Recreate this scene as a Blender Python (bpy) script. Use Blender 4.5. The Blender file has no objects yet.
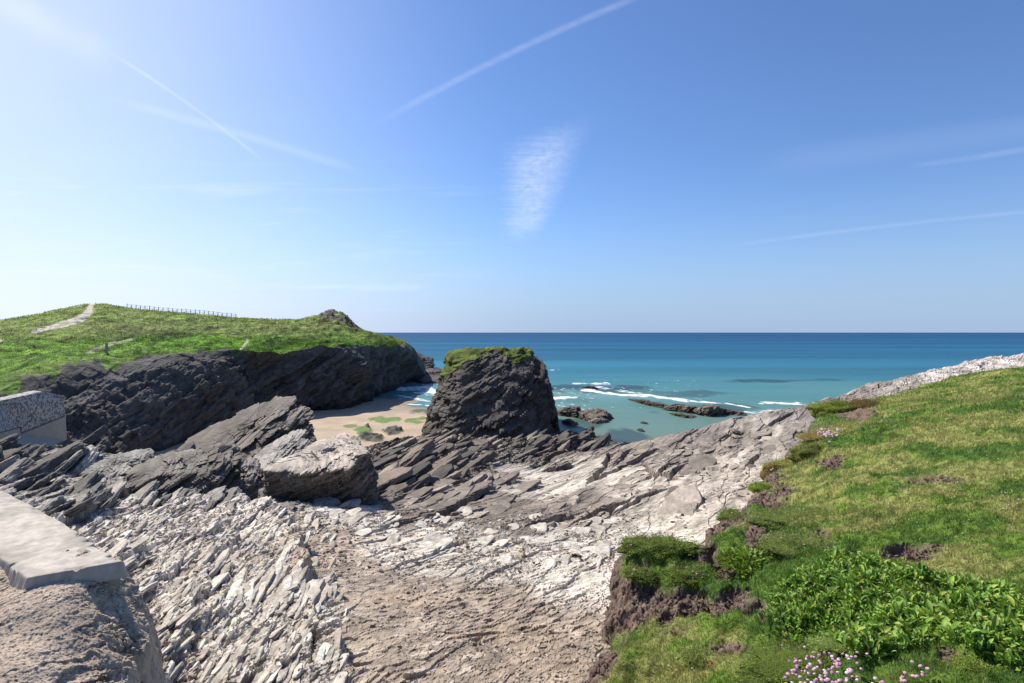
import bpy, bmesh, math, random
import numpy as np
C = bpy.context.scene.collection
F = 520.0; CX = 512.0; HY = 332.5            # focal length in pixels, optical centre, horizon line
SEA = -14.0
# ------------------------------------------------------------------ camera
cam_d = bpy.data.cameras.new("camera"); cam = bpy.data.objects.new("camera", cam_d); C.objects.link(cam)
cam_d.sensor_width = 36.0; cam_d.lens = 36.0*F/1024.0
cam.location = (0, 0, 0); cam.rotation_euler = (math.radians(90), 0, 0)
cam_d.shift_y = -(341.5-HY)/1024.0
cam_d.clip_start = 0.1; cam_d.clip_end = 200000
bpy.context.scene.camera = cam
sc = bpy.context.scene
sc.view_settings.view_transform = 'Standard'; sc.view_settings.look = 'None'
sc.view_settings.exposure = 0.42; sc.view_settings.gamma = 1.0
SUN_AZ = math.radians(48); SUN_EL = math.radians(46)      # azimuth measured to the left of the view
sdir = (-math.sin(SUN_AZ)*math.cos(SUN_EL), math.cos(SUN_AZ)*math.cos(SUN_EL), math.sin(SUN_EL))
sun_d = bpy.data.lights.new("sun", 'SUN'); sun = bpy.data.objects.new("sun", sun_d); C.objects.link(sun)
sun_d.energy = 4.9; sun_d.angle = math.radians(0.53); sun_d.color = (1.0, 0.935, 0.83)
from mathutils import Vector
sun.rotation_euler = Vector(sdir).to_track_quat('Z', 'Y').to_euler()
# ------------------------------------------------------------------ world
w = bpy.data.worlds.new("World"); sc.world = w; w.use_nodes = True
nt = w.node_tree; nt.nodes.clear()
class E:
    """tiny expression builder over math nodes"""
    def __init__(s, sock): s.s = sock
    def _m(op, *a, clamp=False, tree=None):
        n = E.t.nodes.new('ShaderNodeMath'); n.operation = op; n.use_clamp = clamp
        for i, v in enumerate(a):
            if isinstance(v, E): E.t.links.new(v.s, n.inputs[i])
            else: n.inputs[i].default_value = v
        return E(n.outputs[0])
    def __add__(s, o): return E._m('ADD', s, o)
    def __radd__(s, o): return E._m('ADD', o, s)
    def __sub__(s, o): return E._m('SUBTRACT', s, o)
    def __rsub__(s, o): return E._m('SUBTRACT', o, s)
    def __mul__(s, o): return E._m('MULTIPLY', s, o)
    def __rmul__(s, o): return E._m('MULTIPLY', o, s)
    def __truediv__(s, o): return E._m('DIVIDE', s, o)
def sstep(e, a, b):
    n = E.t.nodes.new('ShaderNodeMapRange'); n.interpolation_type = 'SMOOTHSTEP'
    E.t.links.new(e.s, n.inputs[0]); n.inputs[1].default_value = a; n.inputs[2].default_value = b
    return E(n.outputs[0])
def nnoise(vec, scale, detail=4, rough=.55):
    n = E.t.nodes.new('ShaderNodeTexNoise'); n.inputs['Scale'].default_value = scale
    n.inputs['Detail'].default_value = detail; n.inputs['Roughness'].default_value = rough
    E.t.links.new(vec, n.inputs['Vector']); return E(n.outputs['Fac'])
def comb(x, y, z):
    n = E.t.nodes.new('ShaderNodeCombineXYZ')
    for i, v in enumerate((x, y, z)):
        if isinstance(v, E): E.t.links.new(v.s, n.inputs[i])
        else: n.inputs[i].default_value = v
    return n.outputs[0]
def mixc(f, a, b):
    n = E.t.nodes.new('ShaderNodeMix'); n.data_type = 'RGBA'
    if isinstance(f, E): E.t.links.new(f.s, n.inputs[0])
    else: n.inputs[0].default_value = f
    for i, v in ((6, a), (7, b)):
        if hasattr(v, 'is_linked'): E.t.links.new(v, n.inputs[i])
        else: n.inputs[i].default_value = (*v, 1)
    return n.outputs[2]
E.t = nt
sky = nt.nodes.new('ShaderNodeTexSky'); sky.sky_type = 'NISHITA'; sky.sun_disc = False
sky.sun_elevation = SUN_EL; sky.sun_rotation = -SUN_AZ
sky.air_density = 1.0; sky.dust_density = 0.3; sky.ozone_density = 4.0; sky.altitude = 0
tc = nt.nodes.new('ShaderNodeTexCoord'); sx = nt.nodes.new('ShaderNodeSeparateXYZ'); nt.links.new(tc.outputs['Generated'], sx.inputs[0])
DX, DY, DZ = (E(sx.outputs[i]) for i in range(3))
yy = E._m('MAXIMUM', DY, 0.05)
U = DX/yy; V = DZ/yy
front = sstep(DY, 0.1, 0.3)
def uv(px, py): return ((px-CX)/F, (HY-py)/F)
def seg(p, q, wid, bend=0.0):
    """soft line in the sky between two directions"""
    (a, b), (c, d) = uv(*p), uv(*q)
    L = math.hypot(c-a, d-b); ex, ey = (c-a)/L, (d-b)/L
    t = (U-a)*ex + (V-b)*ey
    s = (V-b)*ex - (U-a)*ey
    tt = t/L
    s = s - bend*(tt*(1.0-tt))
    prof = 1.0 - sstep(E._m('ABSOLUTE', s), 0.0, wid/F)
    ends = sstep(tt, -0.02, 0.25) * (1.0 - sstep(tt, 0.85, 1.03))
    return prof*ends
wob = nnoise(comb(U, V, 0.0), 9.0, 3)
fine = nnoise(comb(U, V*1.8, 3.0), 45.0, 5, .7)
streak = nnoise(comb(U*6.0, V*150.0, 1.0), 1.0, 4, .6)
lowst = nnoise(comb(U*3.0, V*38.0, 5.0), 1.0, 5, .6)
veilN = nnoise(comb(U*1.3, V*2.6, 8.0), 1.0, 3, .5)
c = seg((366, 130), (660, -12), 5.5, .05)*(0.0+0.75*fine)*0.34
c = c + seg((96, 44), (266, 163), 2.8, .03)*(0.9*wob)*0.3
c = c + seg((-60, -30), (115, 60), 24, .0)*(0.25*wob)
c = c + seg((95, 95), (362, 172), 7, .02)*0.12
c = c + seg((715, 248), (1060, 209), 3.0, .02)*0.16*wob
c = c + seg((900, 167), (1080, 138), 5, -.02)*0.08*wob*1.8
c = c + seg((740, 168), (1100, 118), 22, .0)*0.05
c = c + seg((345, 289), (428, 287), 5, .0)*0.16
# cirrus patch: tilted tapering body with horizontal streaks
(pu, pv) = uv(533, 186)
su = (U-pu) - (V-pv)*0.22 + (wob-0.5)*0.06 + (streak-0.5)*0.05; sv = V-pv
halfw = 0.050 + sv*0.22
body = (1.0 - sstep(E._m('ABSOLUTE', su)/E._m('MAXIMUM', halfw, 0.01), 0.0, 1.5)) * (1.0 - sstep(sv - su*0.35, 0.05, 0.125)) * sstep(sv, -0.118, -0.06)
c = c + body*sstep(streak*0.3+fine*0.7, 0.12, 0.9)*0.62
# thin streaks low over the sea side left, and the veil to the left
low = sstep(lowst, 0.52, 0.78) * sstep(V, 0.02, 0.1) * (1.0 - sstep(V, 0.2, 0.36)) * (1.0 - sstep(U, -0.4, 0.1))
c = c + low*0.35
veil = (1.0 - sstep(U + V*0.2, -1.1, 0.12))*(0.5+0.6*veilN) * 0.74
c = E._m('MINIMUM', (c + veil)*front, 1.0)
# deepen the blue a little, the camera's own rendering of the sky
hs = nt.nodes.new('ShaderNodeHueSaturation'); hs.inputs['Saturation'].default_value = 1.03; hs.inputs['Value'].default_value = 1.0
nt.links.new(sky.outputs[0], hs.inputs['Color'])
hz = (1.0 - sstep(DZ, -0.02, 0.34)); hz = hz*hz*0.92
tint = nt.nodes.new('ShaderNodeVectorMath'); tint.operation = 'MULTIPLY'; nt.links.new(hs.outputs[0], tint.inputs[0]); tint.inputs[1].default_value = (.90, 1.01, 1.21)
sidel = (1.0 - sstep(U, -1.1, 0.25))
hcol = mixc(sidel, (2.9, 4.1, 6.1), (6.3, 7.05, 8.9)); hcol = mixc(1.0-sstep(DY, -0.25, 0.1), hcol, (1.5, 2.0, 2.9))
skyc = mixc(c, mixc(hz, tint.outputs[0], hcol), (7.3, 7.9, 9.6))
bg = nt.nodes.new('ShaderNodeBackground'); bg.inputs[1].default_value = 0.094
wo = nt.nodes.new('ShaderNodeOutputWorld')
nt.links.new(skyc, bg.inputs[0]); nt.links.new(bg.outputs[0], wo.inputs[0])

# ------------------------------------------------------------------ numpy noise
rng = np.random.default_rng(7)
def hsh(ix, iy, iz=0, seed=0):
    h = (np.asarray(ix).astype(np.int64)*374761393 + np.asarray(iy).astype(np.int64)*668265263 + np.asarray(iz).astype(np.int64)*2147483647 + seed*974634777) & 0xffffffff
    h = ((h ^ (h >> 13))*1274126177) & 0xffffffff
    h = ((h ^ (h >> 16))*2246822519) & 0xffffffff
    return ((h ^ (h >> 15)) & 0xffffff).astype(np.float32)/np.float32(0xffffff)
def vn2(x, y, seed=0):
    x = np.asarray(x, np.float64); y = np.asarray(y, np.float64)
    ix = np.floor(x); iy = np.floor(y); fx = (x-ix).astype(np.float32); fy = (y-iy).astype(np.float32)
    u = fx*fx*fx*(fx*(fx*6-15)+10); v = fy*fy*fy*(fy*(fy*6-15)+10)
    a = hsh(ix, iy, 0, seed); b = hsh(ix+1, iy, 0, seed); c_ = hsh(ix, iy+1, 0, seed); d = hsh(ix+1, iy+1, 0, seed)
    return (a*(1-u)+b*u)*(1-v) + (c_*(1-u)+d*u)*v - 0.5
def fbm2(x, y, oc=4, seed=0, g=.5):
    s = 0; a = 1.0
    for i in range(oc):
        s = s + a*vn2(x*2**i+i*17.3, y*2**i-i*9.1, seed+i); a *= g
    return s
def vn3(x, y, z, seed=0):
    ix, iy, iz = np.floor(x), np.floor(y), np.floor(z)
    fx, fy, fz = x-ix, y-iy, z-iz
    u, v, t = (q*q*(3-2*q) for q in (fx, fy, fz))
    r = 0
    for k in (0, 1):
        a = hsh(ix, iy, iz+k, seed); b = hsh(ix+1, iy, iz+k, seed); c_ = hsh(ix, iy+1, iz+k, seed); d = hsh(ix+1, iy+1, iz+k, seed)
        r = r + ((a*(1-u)+b*u)*(1-v) + (c_*(1-u)+d*u)*v)*(t if k else 1-t)
    return r-0.5
def fbm3(p, sc_, oc=4, seed=0, g=.5):
    s = 0; a = 1.0
    for i in range(oc):
        q = p*sc_*2**i
        s = s + a*vn3(q[:, 0]+i*5.3, q[:, 1]-i*3.7, q[:, 2]+i*1.9, seed+i); a *= g
    return s
def facets(x, y, cell, aniso, ang, seed, tilt=0.5, tv=0.5, warp=0.25):
    """broken slab field: every irregular cell is its own tilted plate. returns height(-..), id random, edge distance"""
    ca, sa = math.cos(ang), math.sin(ang)
    wx = fbm2(x/cell*0.9, y/cell*0.9, 2, seed+50)*warp*cell*2; wy = fbm2(x/cell*0.9+40, y/cell*0.9, 2, seed+60)*warp*cell*2
    X = x+wx; Y = y+wy
    a = (X*sa - Y*ca)/cell            # across the strike
    b = (X*ca + Y*sa)/(cell*aniso)    # along it
    ia, ib = np.floor(a), np.floor(b)
    f1 = np.full(a.shape, 9., np.float32); f2 = f1.copy(); r1 = np.zeros_like(f1); ra = r1.copy(); rb = r1.copy(); t1 = r1.copy(); t2 = r1.copy()
    for i in (-1, 0, 1):
        for j in (-1, 0, 1):
            ci, cj = ia+i, ib+j
            h1 = hsh(ci, cj, 1, seed); h2 = hsh(ci, cj, 2, seed)
            da = (a-ci-h1).astype(np.float32); db = (b-cj-h2).astype(np.float32)
            d = np.abs(da)*0.55 + np.sqrt(da*da+db*db)*0.65
            m = d < f1
            f2 = np.where(m, f1, np.minimum(f2, d)); f1 = np.where(m, d, f1)
            r1 = np.where(m, hsh(ci, cj, 3, seed), r1); t1 = np.where(m, hsh(ci, cj, 4, seed), t1); t2 = np.where(m, hsh(ci, cj, 5, seed), t2)
            ra = np.where(m, da, ra); rb = np.where(m, db, rb)
    h = (r1-.5) + ra*(tilt + (t1-.5)*tv) + rb*(t2-.5)*tv*1.4
    return h, r1, f2-f1
def facets2(x, y, cell, aniso, a1, a2, seed, *k):
    n1 = int(np.searchsorted(pxs, 345)); n0 = int(np.searchsorted(pxs, 265))
    A = facets(x[:, :n1], y[:, :n1], cell, aniso, a1, seed, *k); B = facets(x[:, n0:], y[:, n0:], cell, aniso, a2, seed+200, *k)
    wt = np.clip((np.arange(n0, n1)-n0)/(n1-n0), 0, 1)[None]; wt = (wt + .5*vn2(x[:, n0:n1]*.8, y[:, n0:n1]*.8, 3) > .5)
    out = []
    for p, q in zip(A, B):
        out.append(np.concatenate([p[:, :n0], np.where(wt, q[:, :n1-n0], p[:, n0:]), q[:, n1-n0:]], 1))
    return out
def inside(x, y, pg):
    r = np.zeros(x.shape, bool); n = len(pg)
    for i in range(n):
        x1, y1 = pg[i]; x2, y2 = pg[(i+1) % n]
        if y1 == y2: continue
        m = ((y1 > y) != (y2 > y)) & (x < (x2-x1)*(y-y1)/(y2-y1)+x1); r ^= m
    return r
class RBF:
    def __init__(s, P, c_=1.0, kx=1.0):
        P = np.array(P, float); s.xy = P[:, :2]; s.c = c_
        n = len(P); A = np.zeros((n+3, n+3))
        d = np.sqrt(((s.xy[:, None]-s.xy[None])**2).sum(-1)+c_*c_)
        A[:n, :n] = d; A[:n, n] = 1; A[:n, n+1:] = s.xy; A[n, :n] = 1; A[n+1:, :n] = s.xy.T
        A[:n, :n] -= np.eye(n)*0.02
        s.w = np.linalg.solve(A, np.r_[P[:, 2], 0, 0, 0])
    def __call__(s, x, y):
        r = np.full(x.shape, s.w[-3]) + s.w[-2]*x + s.w[-1]*y
        for (a, b), w_ in zip(s.xy, s.w): r += w_*np.sqrt((x-a)**2+(y-b)**2+s.c**2)
        return r
def PZ(px, py, z):
    d = -z*F/(py-HY); return ((px-CX)/F*d, d, z)
def PD(px, d, z): return ((px-CX)/F*d, d, z)
def P3(px, py, d): return ((px-CX)/F*d, d, -(py-HY)/F*d)
def ss(x, a, b):
    t = np.clip((x-a)/(b-a), 0, 1); return t*t*(3-2*t)
# ------------------------------------------------------------------ mesh + material helpers
def tag(o, label=None, cat=None, group=None, kind=None):
    if label: o['label'] = label
    if cat: o['category'] = cat
    if group: o['group'] = group
    if kind: o['kind'] = kind
    return o
def np_mesh(name, V_, faces, mat, col=None, parent=None, smooth=True, link=True):
    """faces: (n,k) int array, k=3 or 4, or a list of such arrays"""
    if not isinstance(faces, list): faces = [faces]
    me = bpy.data.meshes.new(name); V_ = np.asarray(V_, np.float32)
    me.vertices.add(len(V_)); me.vertices.foreach_set('co', V_.ravel())
    nl = sum(f.size for f in faces); nf = sum(len(f) for f in faces)
    me.loops.add(nl); me.polygons.add(nf)
    me.loops.foreach_set('vertex_index', np.concatenate([f.ravel() for f in faces]).astype(np.int32))
    st = []; o0 = 0
    for f in faces:
        st.append(o0+np.arange(len(f))*f.shape[1]); o0 += f.size
    me.polygons.foreach_set('loop_start', np.concatenate(st).astype(np.int32))
    me.polygons.foreach_set('use_smooth', np.full(nf, smooth))
    me.update(calc_edges=True)
    if col is not None:
        a = me.attributes.new('Col', 'FLOAT_COLOR', 'POINT')
        cc = np.ones((len(V_), 4), np.float32); cc[:, :col.shape[1]] = col; a.data.foreach_set('color', cc.ravel())
    me.materials.append(mat)
    o = bpy.data.objects.new(name, me)
    if link: C.objects.link(o)
    if parent: o.parent = parent
    return o
def grid_faces(nr, nc):
    i = np.arange(nr*nc).reshape(nr, nc)
    return np.stack([i[:-1, :-1], i[:-1, 1:], i[1:, 1:], i[1:, :-1]], -1).reshape(-1, 4)
def mat(name, rough=.85, col=None, attr=True, bumps=(), var=0.0, varscale=5.0, spec=.3, sss=0, trans=None):
    m = bpy.data.materials.new(name); m.use_nodes = True; t = m.node_tree; E.t = t
    b = t.nodes['Principled BSDF']; b.inputs['Roughness'].default_value = rough; b.inputs['Specular IOR Level'].default_value = spec
    g = t.nodes.new('ShaderNodeNewGeometry').outputs['Position']
    if attr:
        a = t.nodes.new('ShaderNodeAttribute'); a.attribute_name = 'Col'; cs = a.outputs['Color']
    else:
        r = t.nodes.new('ShaderNodeRGB'); r.outputs[0].default_value = (*col, 1); cs = r.outputs[0]
    if var:
        n = nnoise(g, varscale, 6, .65)
        v = t.nodes.new('ShaderNodeVectorMath'); v.operation = 'SCALE'; t.links.new(cs, v.inputs[0])
        t.links.new(((n-0.5)*(2*var)+1.0).s, v.inputs['Scale']); cs = v.outputs[0]
    t.links.new(cs, b.inputs['Base Color'])
    prev = None
    for (scale, dist, kind) in bumps:
        bn = t.nodes.new('ShaderNodeBump'); bn.inputs['Distance'].default_value = dist; bn.inputs['Strength'].default_value = 1
        if kind == 'noise': h = nnoise(g, scale, 6, .65)
        elif kind == 'strata':
            mp = t.nodes.new('ShaderNodeMapping'); mp.inputs['Rotation'].default_value = (0.3, -0.45, 0.2); mp.inputs['Scale'].default_value = (.25, .25, 1.6)
            t.links.new(g, mp.inputs['Vector']); h = nnoise(mp.outputs[0], scale, 5, .7)
        else:
            vo = t.nodes.new('ShaderNodeTexVoronoi'); vo.inputs['Scale'].default_value = scale
            mp = t.nodes.new('ShaderNodeMapping'); mp.inputs['Rotation'].default_value = (0, 0, -0.3); mp.inputs['Scale'].default_value = (1.8, .7, 1)
            t.links.new(g, mp.inputs['Vector']); t.links.new(mp.outputs[0], vo.inputs['Vector'])
            s2 = t.nodes.new('ShaderNodeSeparateColor'); t.links.new(vo.outputs['Color'], s2.inputs[0]); h = E(s2.outputs[0])
        t.links.new(h.s, bn.inputs['Height'])
        if prev: t.links.new(prev, bn.inputs['Normal'])
        prev = bn.outputs[0]
    if prev: t.links.new(prev, b.inputs['Normal'])
    if trans:
        tr = t.nodes.new('ShaderNodeBsdfTranslucent'); t.links.new(cs, tr.inputs[0])
        mx = t.nodes.new('ShaderNodeMixShader'); mx.inputs[0].default_value = trans
        t.links.new(b.outputs[0], mx.inputs[1]); t.links.new(tr.outputs[0], mx.inputs[2]); t.links.new(mx.outputs[0], t.nodes['Material Output'].inputs[0])
    return m
M_rock = mat('slate_near', .88, bumps=((4., .015, 'noise'), (28., .006, 'noise')), var=.30, varscale=9.)
M_cliff = mat('slate_far', .85, bumps=((.6, .5, 'strata'), (1.5, .2, 'noise')), var=.45, varscale=.8)
M_rock2 = mat('slate_boulder', .88, bumps=((2.2, .09, 'strata'), (12., .03, 'noise')), var=.6, varscale=7.)
M_bank = mat('turf_soil', .95, bumps=((14., .03, 'noise'), (60., .008, 'noise')), var=.4, varscale=22., spec=.1)
M_sand = mat('sand', .75, bumps=((1.2, .04, 'noise'),), var=.15, varscale=1.)
M_blade = mat('grass_blade', .6, spec=.15, trans=.3)
M_leaf = mat('glossy_leaf', .5, spec=.3, trans=.25)
M_petal = mat('thrift_petal', .7, trans=.2, spec=.1)
M_turf = mat('far_turf', .95, bumps=((3., .12, 'noise'), (.7, .3, 'noise')), var=.45, varscale=1.6, spec=.05)

# colours
Wc = (.51, .455, .38); Tc = (.315, .252, .192); Gc = (.165, .135, .108); Dc = (.10, .085, .07); Sc = (.25, .23, .21)
# ------------------------------------------------------------------ rock platform base surface
pts = []
for a in [(450, 683, -4.0), (600, 683, -4.05), (300, 683, -3.95), (180, 683, -3.75), (450, 780, -3.9), (450, 1000, -3.8), (0, 760, -3.7), (900, 900, -3.9), (900, 700, -4.1), (-300, 760, -3.7), (-300, 560, -4.2),
          (450, 620, -4.3), (600, 600, -4.2), (520, 570, -4.6), (300, 600, -4.25), (400, 545, -5.0), (450, 560, -4.85), (330, 510, -5.5), (200, 600, -4.0), (200, 520, -4.9), (100, 520, -4.6), (280, 500, -5.6),
          (30, 480, -4.8), (0, 455, -5.3), (80, 450, -5.3), (150, 470, -5.4), (200, 470, -5.7), (-200, 450, -5.2), (380, 510, -6.2), (450, 500, -6.4), (400, 480, -8), (420, 470, -8.8), (380, 460, -9.5), (450, 455, -10.5),
          (400, 445, -12), (470, 430, -12.9), (520, 440, -12.3), (480, 475, -8), (530, 480, -7), (560, 460, -8.5), (590, 450, -9), (570, 440, -11.5), (600, 438, -12.8), (500, 540, -5.35), (600, 540, -5.1), (640, 520, -5.2), (560, 510, -5.9),
          (620, 470, -6.7), (610, 452, -7.5), (650, 440, -7.8), (700, 430, -7.3), (740, 420, -6.8), (700, 460, -6.3), (700, 500, -5), (760, 440, -5.6), (800, 408, -5.2), (860, 390, -4.2), (900, 380, -3.5), (960, 366, -2.6), (1024, 356, -1.9), (1100, 350, -1.6),
          (780, 440, -4.9), (830, 405, -4.3)]:
    pts.append(PZ(*a))
for a in [(-250, 31, -6.5), (-100, 32, -7), (0, 31, -7.5), (100, 33, -9), (200, 30, -8.5), (200, 40, -12), (100, 46, -12.5), (0, 44, -12), (300, 33, -10), (300, 45, -13), (-300, 50, -12),
          (610, 45, -13), (650, 49, -14.5), (700, 51, -15), (740, 53, -15), (800, 48, -15), (900, 53, -15), (1024, 60, -16), (1150, 70, -16), (560, 80, -15.5), (600, 75, -15.8), (450, 84, -15.5), (400, 72, -14.9), (300, 62, -14.6), (200, 62, -14.6), (100, 65, -14.6), (700, 80, -17), (1000, 85, -18), (900, 15, -4.2), (1024, 15, -4.0), (1024, 27, -3.1), (900, 22, -3.9), (1150, 32, -2.7), (1150, 15, -4), (960, 32, -3.0), (840, 22, -4.4), (1160, 44, -1.9)]:
    pts.append(PD(*a))
rockf = RBF(pts, 1.2)
NC = 1240; pxs = np.linspace(-130, 1160, NC)
ds = np.concatenate([np.geomspace(2.2, 30, 900), np.geomspace(30.1, 82, 330)]); NR = len(ds)
PXg, Dg = np.meshgrid(pxs, ds); X = (PXg-CX)/F*Dg; Y = Dg.copy()
Z = rockf(X, Y)
# raised white ridge on the left with its broken edge
def to_line(X, Y, pl):
    best = np.full(X.shape, 1e9); side = np.zeros(X.shape); tt = np.zeros(X.shape); acc = 0
    for (a, b) in zip(pl[:-1], pl[1:]):
        ax, ay = a[:2]; ex, ey = b[0]-ax, b[1]-ay; L2 = ex*ex+ey*ey
        t = np.clip(((X-ax)*ex+(Y-ay)*ey)/L2, 0, 1); dx = X-ax-t*ex; dy = Y-ay-t*ey; d = np.hypot(dx, dy)
        m = d < best; best = np.where(m, d, best); side = np.where(m, np.sign(ex*(Y-ay)-ey*(X-ax)), side); tt = np.where(m, acc+t, tt); acc += 1
    return best, side, tt
basePY = HY - Z/Y*F
def pick(px, py, PYg=None, XX=None, YY=None, ZZ=None, P=None):
    """the point of a surface grid seen in the direction (px, py)"""
    PYg = basePY if PYg is None else PYg; XX = X if XX is None else XX; YY = Y if YY is None else YY; ZZ = Z if ZZ is None else ZZ; P = pxs if P is None else P
    j = int(np.clip(np.searchsorted(P, px), 0, len(P)-1)); colv = PYg[:, j]
    k = np.nonzero((colv[:-1] >= py) & (colv[1:] < py))[0]
    k = k[0] if len(k) else int(np.argmin(np.abs(colv-py)))
    return np.array([XX[k, j], YY[k, j], ZZ[k, j]])
def line_at(pl): return [pick(*p) for p in pl]
warpx = fbm2(X*.8, Y*.8, 3, 5)*.6; warpy = fbm2(X*.8+9, Y*.8, 3, 15)*.6
dl, sd, _ = to_line(X+warpx, Y+warpy, line_at([(395, 760), (352, 655), (325, 610), (312, 560), (290, 520), (225, 500)]))
left = sd > 0
Zr = np.where(left, .42*np.exp(-dl/1.6)*ss(dl, 0, .12), 0)
Z = Z + Zr*ss(Y, 3, 5)
# steps of the layered platform: brown slab lies on the white band
dl2, sd2, _ = to_line(X+warpx*1.3, Y+warpy*1.3, line_at([(330, 503), (385, 516), (470, 528), (560, 538), (620, 532), (690, 520)]))
Z = Z + np.where(sd2 > 0, .10*np.exp(-dl2/3.5)*ss(dl2, 0, .12), 0)*(1-ss(PXg, 500, 590))
# zones
zn = [(60, 490, Sc, .2, .10, .03), (150, 470, Sc, .2, .10, .03), (20, 470, Sc, .2, .10, .03), (240, 470, Sc, .2, .10, .03), (300, 470, Sc, .5, .3, .05), (200, 515, Wc, .12, .2, .06), (120, 530, Wc, .12, .18, .06), (200, 600, Wc, .16, .15, .06), (300, 520, Wc, .06, .1, .04), (250, 560, Wc, .14, .14, .06),
      (180, 660, Tc, .12, .12, .06), (260, 650, Wc, .12, .12, .06), (305, 610, Wc, .12, .12, .05), (60, 620, Wc, .1, .1, .05),
      (335, 570, Tc, .015, .010, .020), (400, 600, Tc, .01, .010, .020), (450, 660, Tc, .015, .02, .030), (560, 640, Tc, .015, .01, .020), (330, 540, Tc, .015, .01, .020), (380, 640, Tc, .015, .015, .026), (500, 620, Tc, .01, .01, .020),
      (350, 517, Wc, .03, .07, .03), (420, 542, Wc, .03, .06, .02), (490, 562, Wc, .03, .06, .02), (560, 585, Wc, .03, .05, .02), (610, 570, Wc, .03, .05, .02), (600, 600, Wc, .03, .05, .02), (560, 550, Wc, .03, .06, .02), (680, 520, (.42, .37, .30), .03, .03, .02), (650, 505, (.40, .35, .28), .03, .03, .02), (660, 540, Wc, .03, .03, .02),
      (430, 500, Gc, .06, .05, .015), (400, 512, Gc, .06, .05, .015), (520, 512, Gc, .04, .03, .01), (600, 505, Gc, .04, .03, .01), (640, 497, (.3, .26, .22), .04, .03, .01), (480, 495, Gc, .05, .04, .01),
      (590, 470, (.40, .35, .285), .03, .03, .012), (515, 480, (.36, .32, .27), .03, .03, .012), (700, 490, (.37, .32, .26), .03, .03, .012), (640, 482, (.42, .36, .29), .03, .03, .012), (740, 470, (.36, .31, .25), .03, .03, .012), (560, 482, (.40, .35, .29), .03, .03, .012),
      (600, 455, (.20, .16, .13), .08, .06, .01), (640, 452, (.22, .18, .145), .08, .06, .01), (700, 445, (.18, .15, .125), .08, .07, .02), (740, 430, (.2, .17, .145), .1, .08, .02), (680, 460, (.24, .2, .165), .05, .05, .02), (800, 408, (.2, .17, .15), .12, .08, .02), (770, 425, (.27, .235, .2), .12, .08, .02), (870, 390, (.26, .225, .19), .15, .1, .02), (960, 367, (.42, .38, .33), .15, .1, .02), (1024, 357, (.45, .40, .35), .15, .1, .02),
      (400, 475, (.12, .10, .08), .4, .12, .02), (450, 460, (.21, .17, .135), .45, .12, .02), (540, 452, (.12, .10, .08), .45, .12, .02), (385, 495, (.14, .115, .095), .2, .10, .02), (480, 480, (.16, .13, .10), .25, .10, .02), (400, 445, (.20, .165, .13), .45, .12, .02), (470, 440, (.20, .165, .13), .45, .12, .02), (580, 440, Dc, .45, .12, .02), (100, 400, Dc, .8, .5, 0)]
PYb = np.clip(HY - Z/Y*F, 330, 900)
lx = PXg + 38*fbm2(X*.35, Y*.35, 4, 31)*np.clip(12/Y, .6, 3); ly = (PYb + 16*fbm2(X*.35+7, Y*.35, 4, 33)*np.clip(12/Y, .6, 3))*1.9
den = 0; colr = np.zeros(X.shape+(3,)); AL = 0; AM = 0; AS = 0
for (a, b, cl, p, q, r) in zn:
    ww = 1/(((lx-a)**2+(ly-b*1.9)**2+40.)**3.2); den = den+ww; AL = AL+ww*p; AM = AM+ww*q; AS = AS+ww*r
    for k in range(3): colr[..., k] += ww*cl[k]
colr /= den[..., None]; AL /= den; AM /= den; AS /= den
AL = AL.astype(np.float32)
ANG = math.radians(68)
aL_, aR_ = math.radians(104), math.radians(60)
hL, rL, eL = facets2(X, Y, 2.4, 2.6, aL_, aR_, 11, .75, .5, .2)
hM, rM, eM = facets2(X, Y, .8, 3.4, aL_+.1, aR_+.1, 12, .8, .6, .15)
hN, rN, eN = facets2(X, Y, .30, 2.6, aL_-.15, aR_-.12, 13, .6, .8, .2)
nm = Y < 22
hS = np.zeros_like(hL); rS = hS.copy()+.5; eS = hS.copy()+1
nrow = int(nm[:, 0].sum())
hS[:nrow], rS[:nrow], eS[:nrow] = facets2(X[:nrow], Y[:nrow], .12, 1.7, aL_+.2, aR_-.5, 14, .45, 1.0, .4)
hT = np.zeros_like(hL); nr2 = int((Y[:, 0] < 11).sum())
hT[:nr2], _, _ = facets(X[:nr2], Y[:nr2], .045, 1.6, ANG, 16, .5, 1.3, .3)
midn = fbm2(X*.9, Y*.9, 3, 71)
patch = ss(fbm2(X*.5, Y*.5, 3, 77), -.25, .25)
def blur(a, n):
    for _ in range(n):
        a = a.copy(); a[1:-1] = (a[:-2]+2*a[1:-1]+a[2:])/4; a[:, 1:-1] = (a[:, :-2]+2*a[:, 1:-1]+a[:, 2:])/4
    return a
r22 = int(np.searchsorted(ds, 19)); hC = np.zeros_like(hL); rC = hC+.5
hC[r22:], rC[r22:], _ = facets(X[r22:], Y[r22:], 1.25, 4.5, math.radians(74), 19, 1.1, .6, .25)
nD = int(np.searchsorted(pxs, 290)); hD = np.zeros_like(hL); pass
kd = ss(AL, .2, .4)*ss(Y, 11, 13)*(1-ss(PXg, 250, 285))
kc = ss(AL, .2, .6)*ss(Y, 19, 23)*(PXg > 320)
big = AL*hL*1.1*(1-.45*kc) + AM*hM*.9 + kc*AL*.95*hC + 0
kb = ss(AM, .10, .25); big = big*(1-kb)+blur(big, 5)*kb
Z = Z + big + np.minimum(AM*.30, .075)*hN + AS*(.55+.8*patch)*hS*1.1 + AS*.30*hT + .05*midn + .5*AM*fbm2(X*.6, Y*.6, 3, 72)
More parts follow.
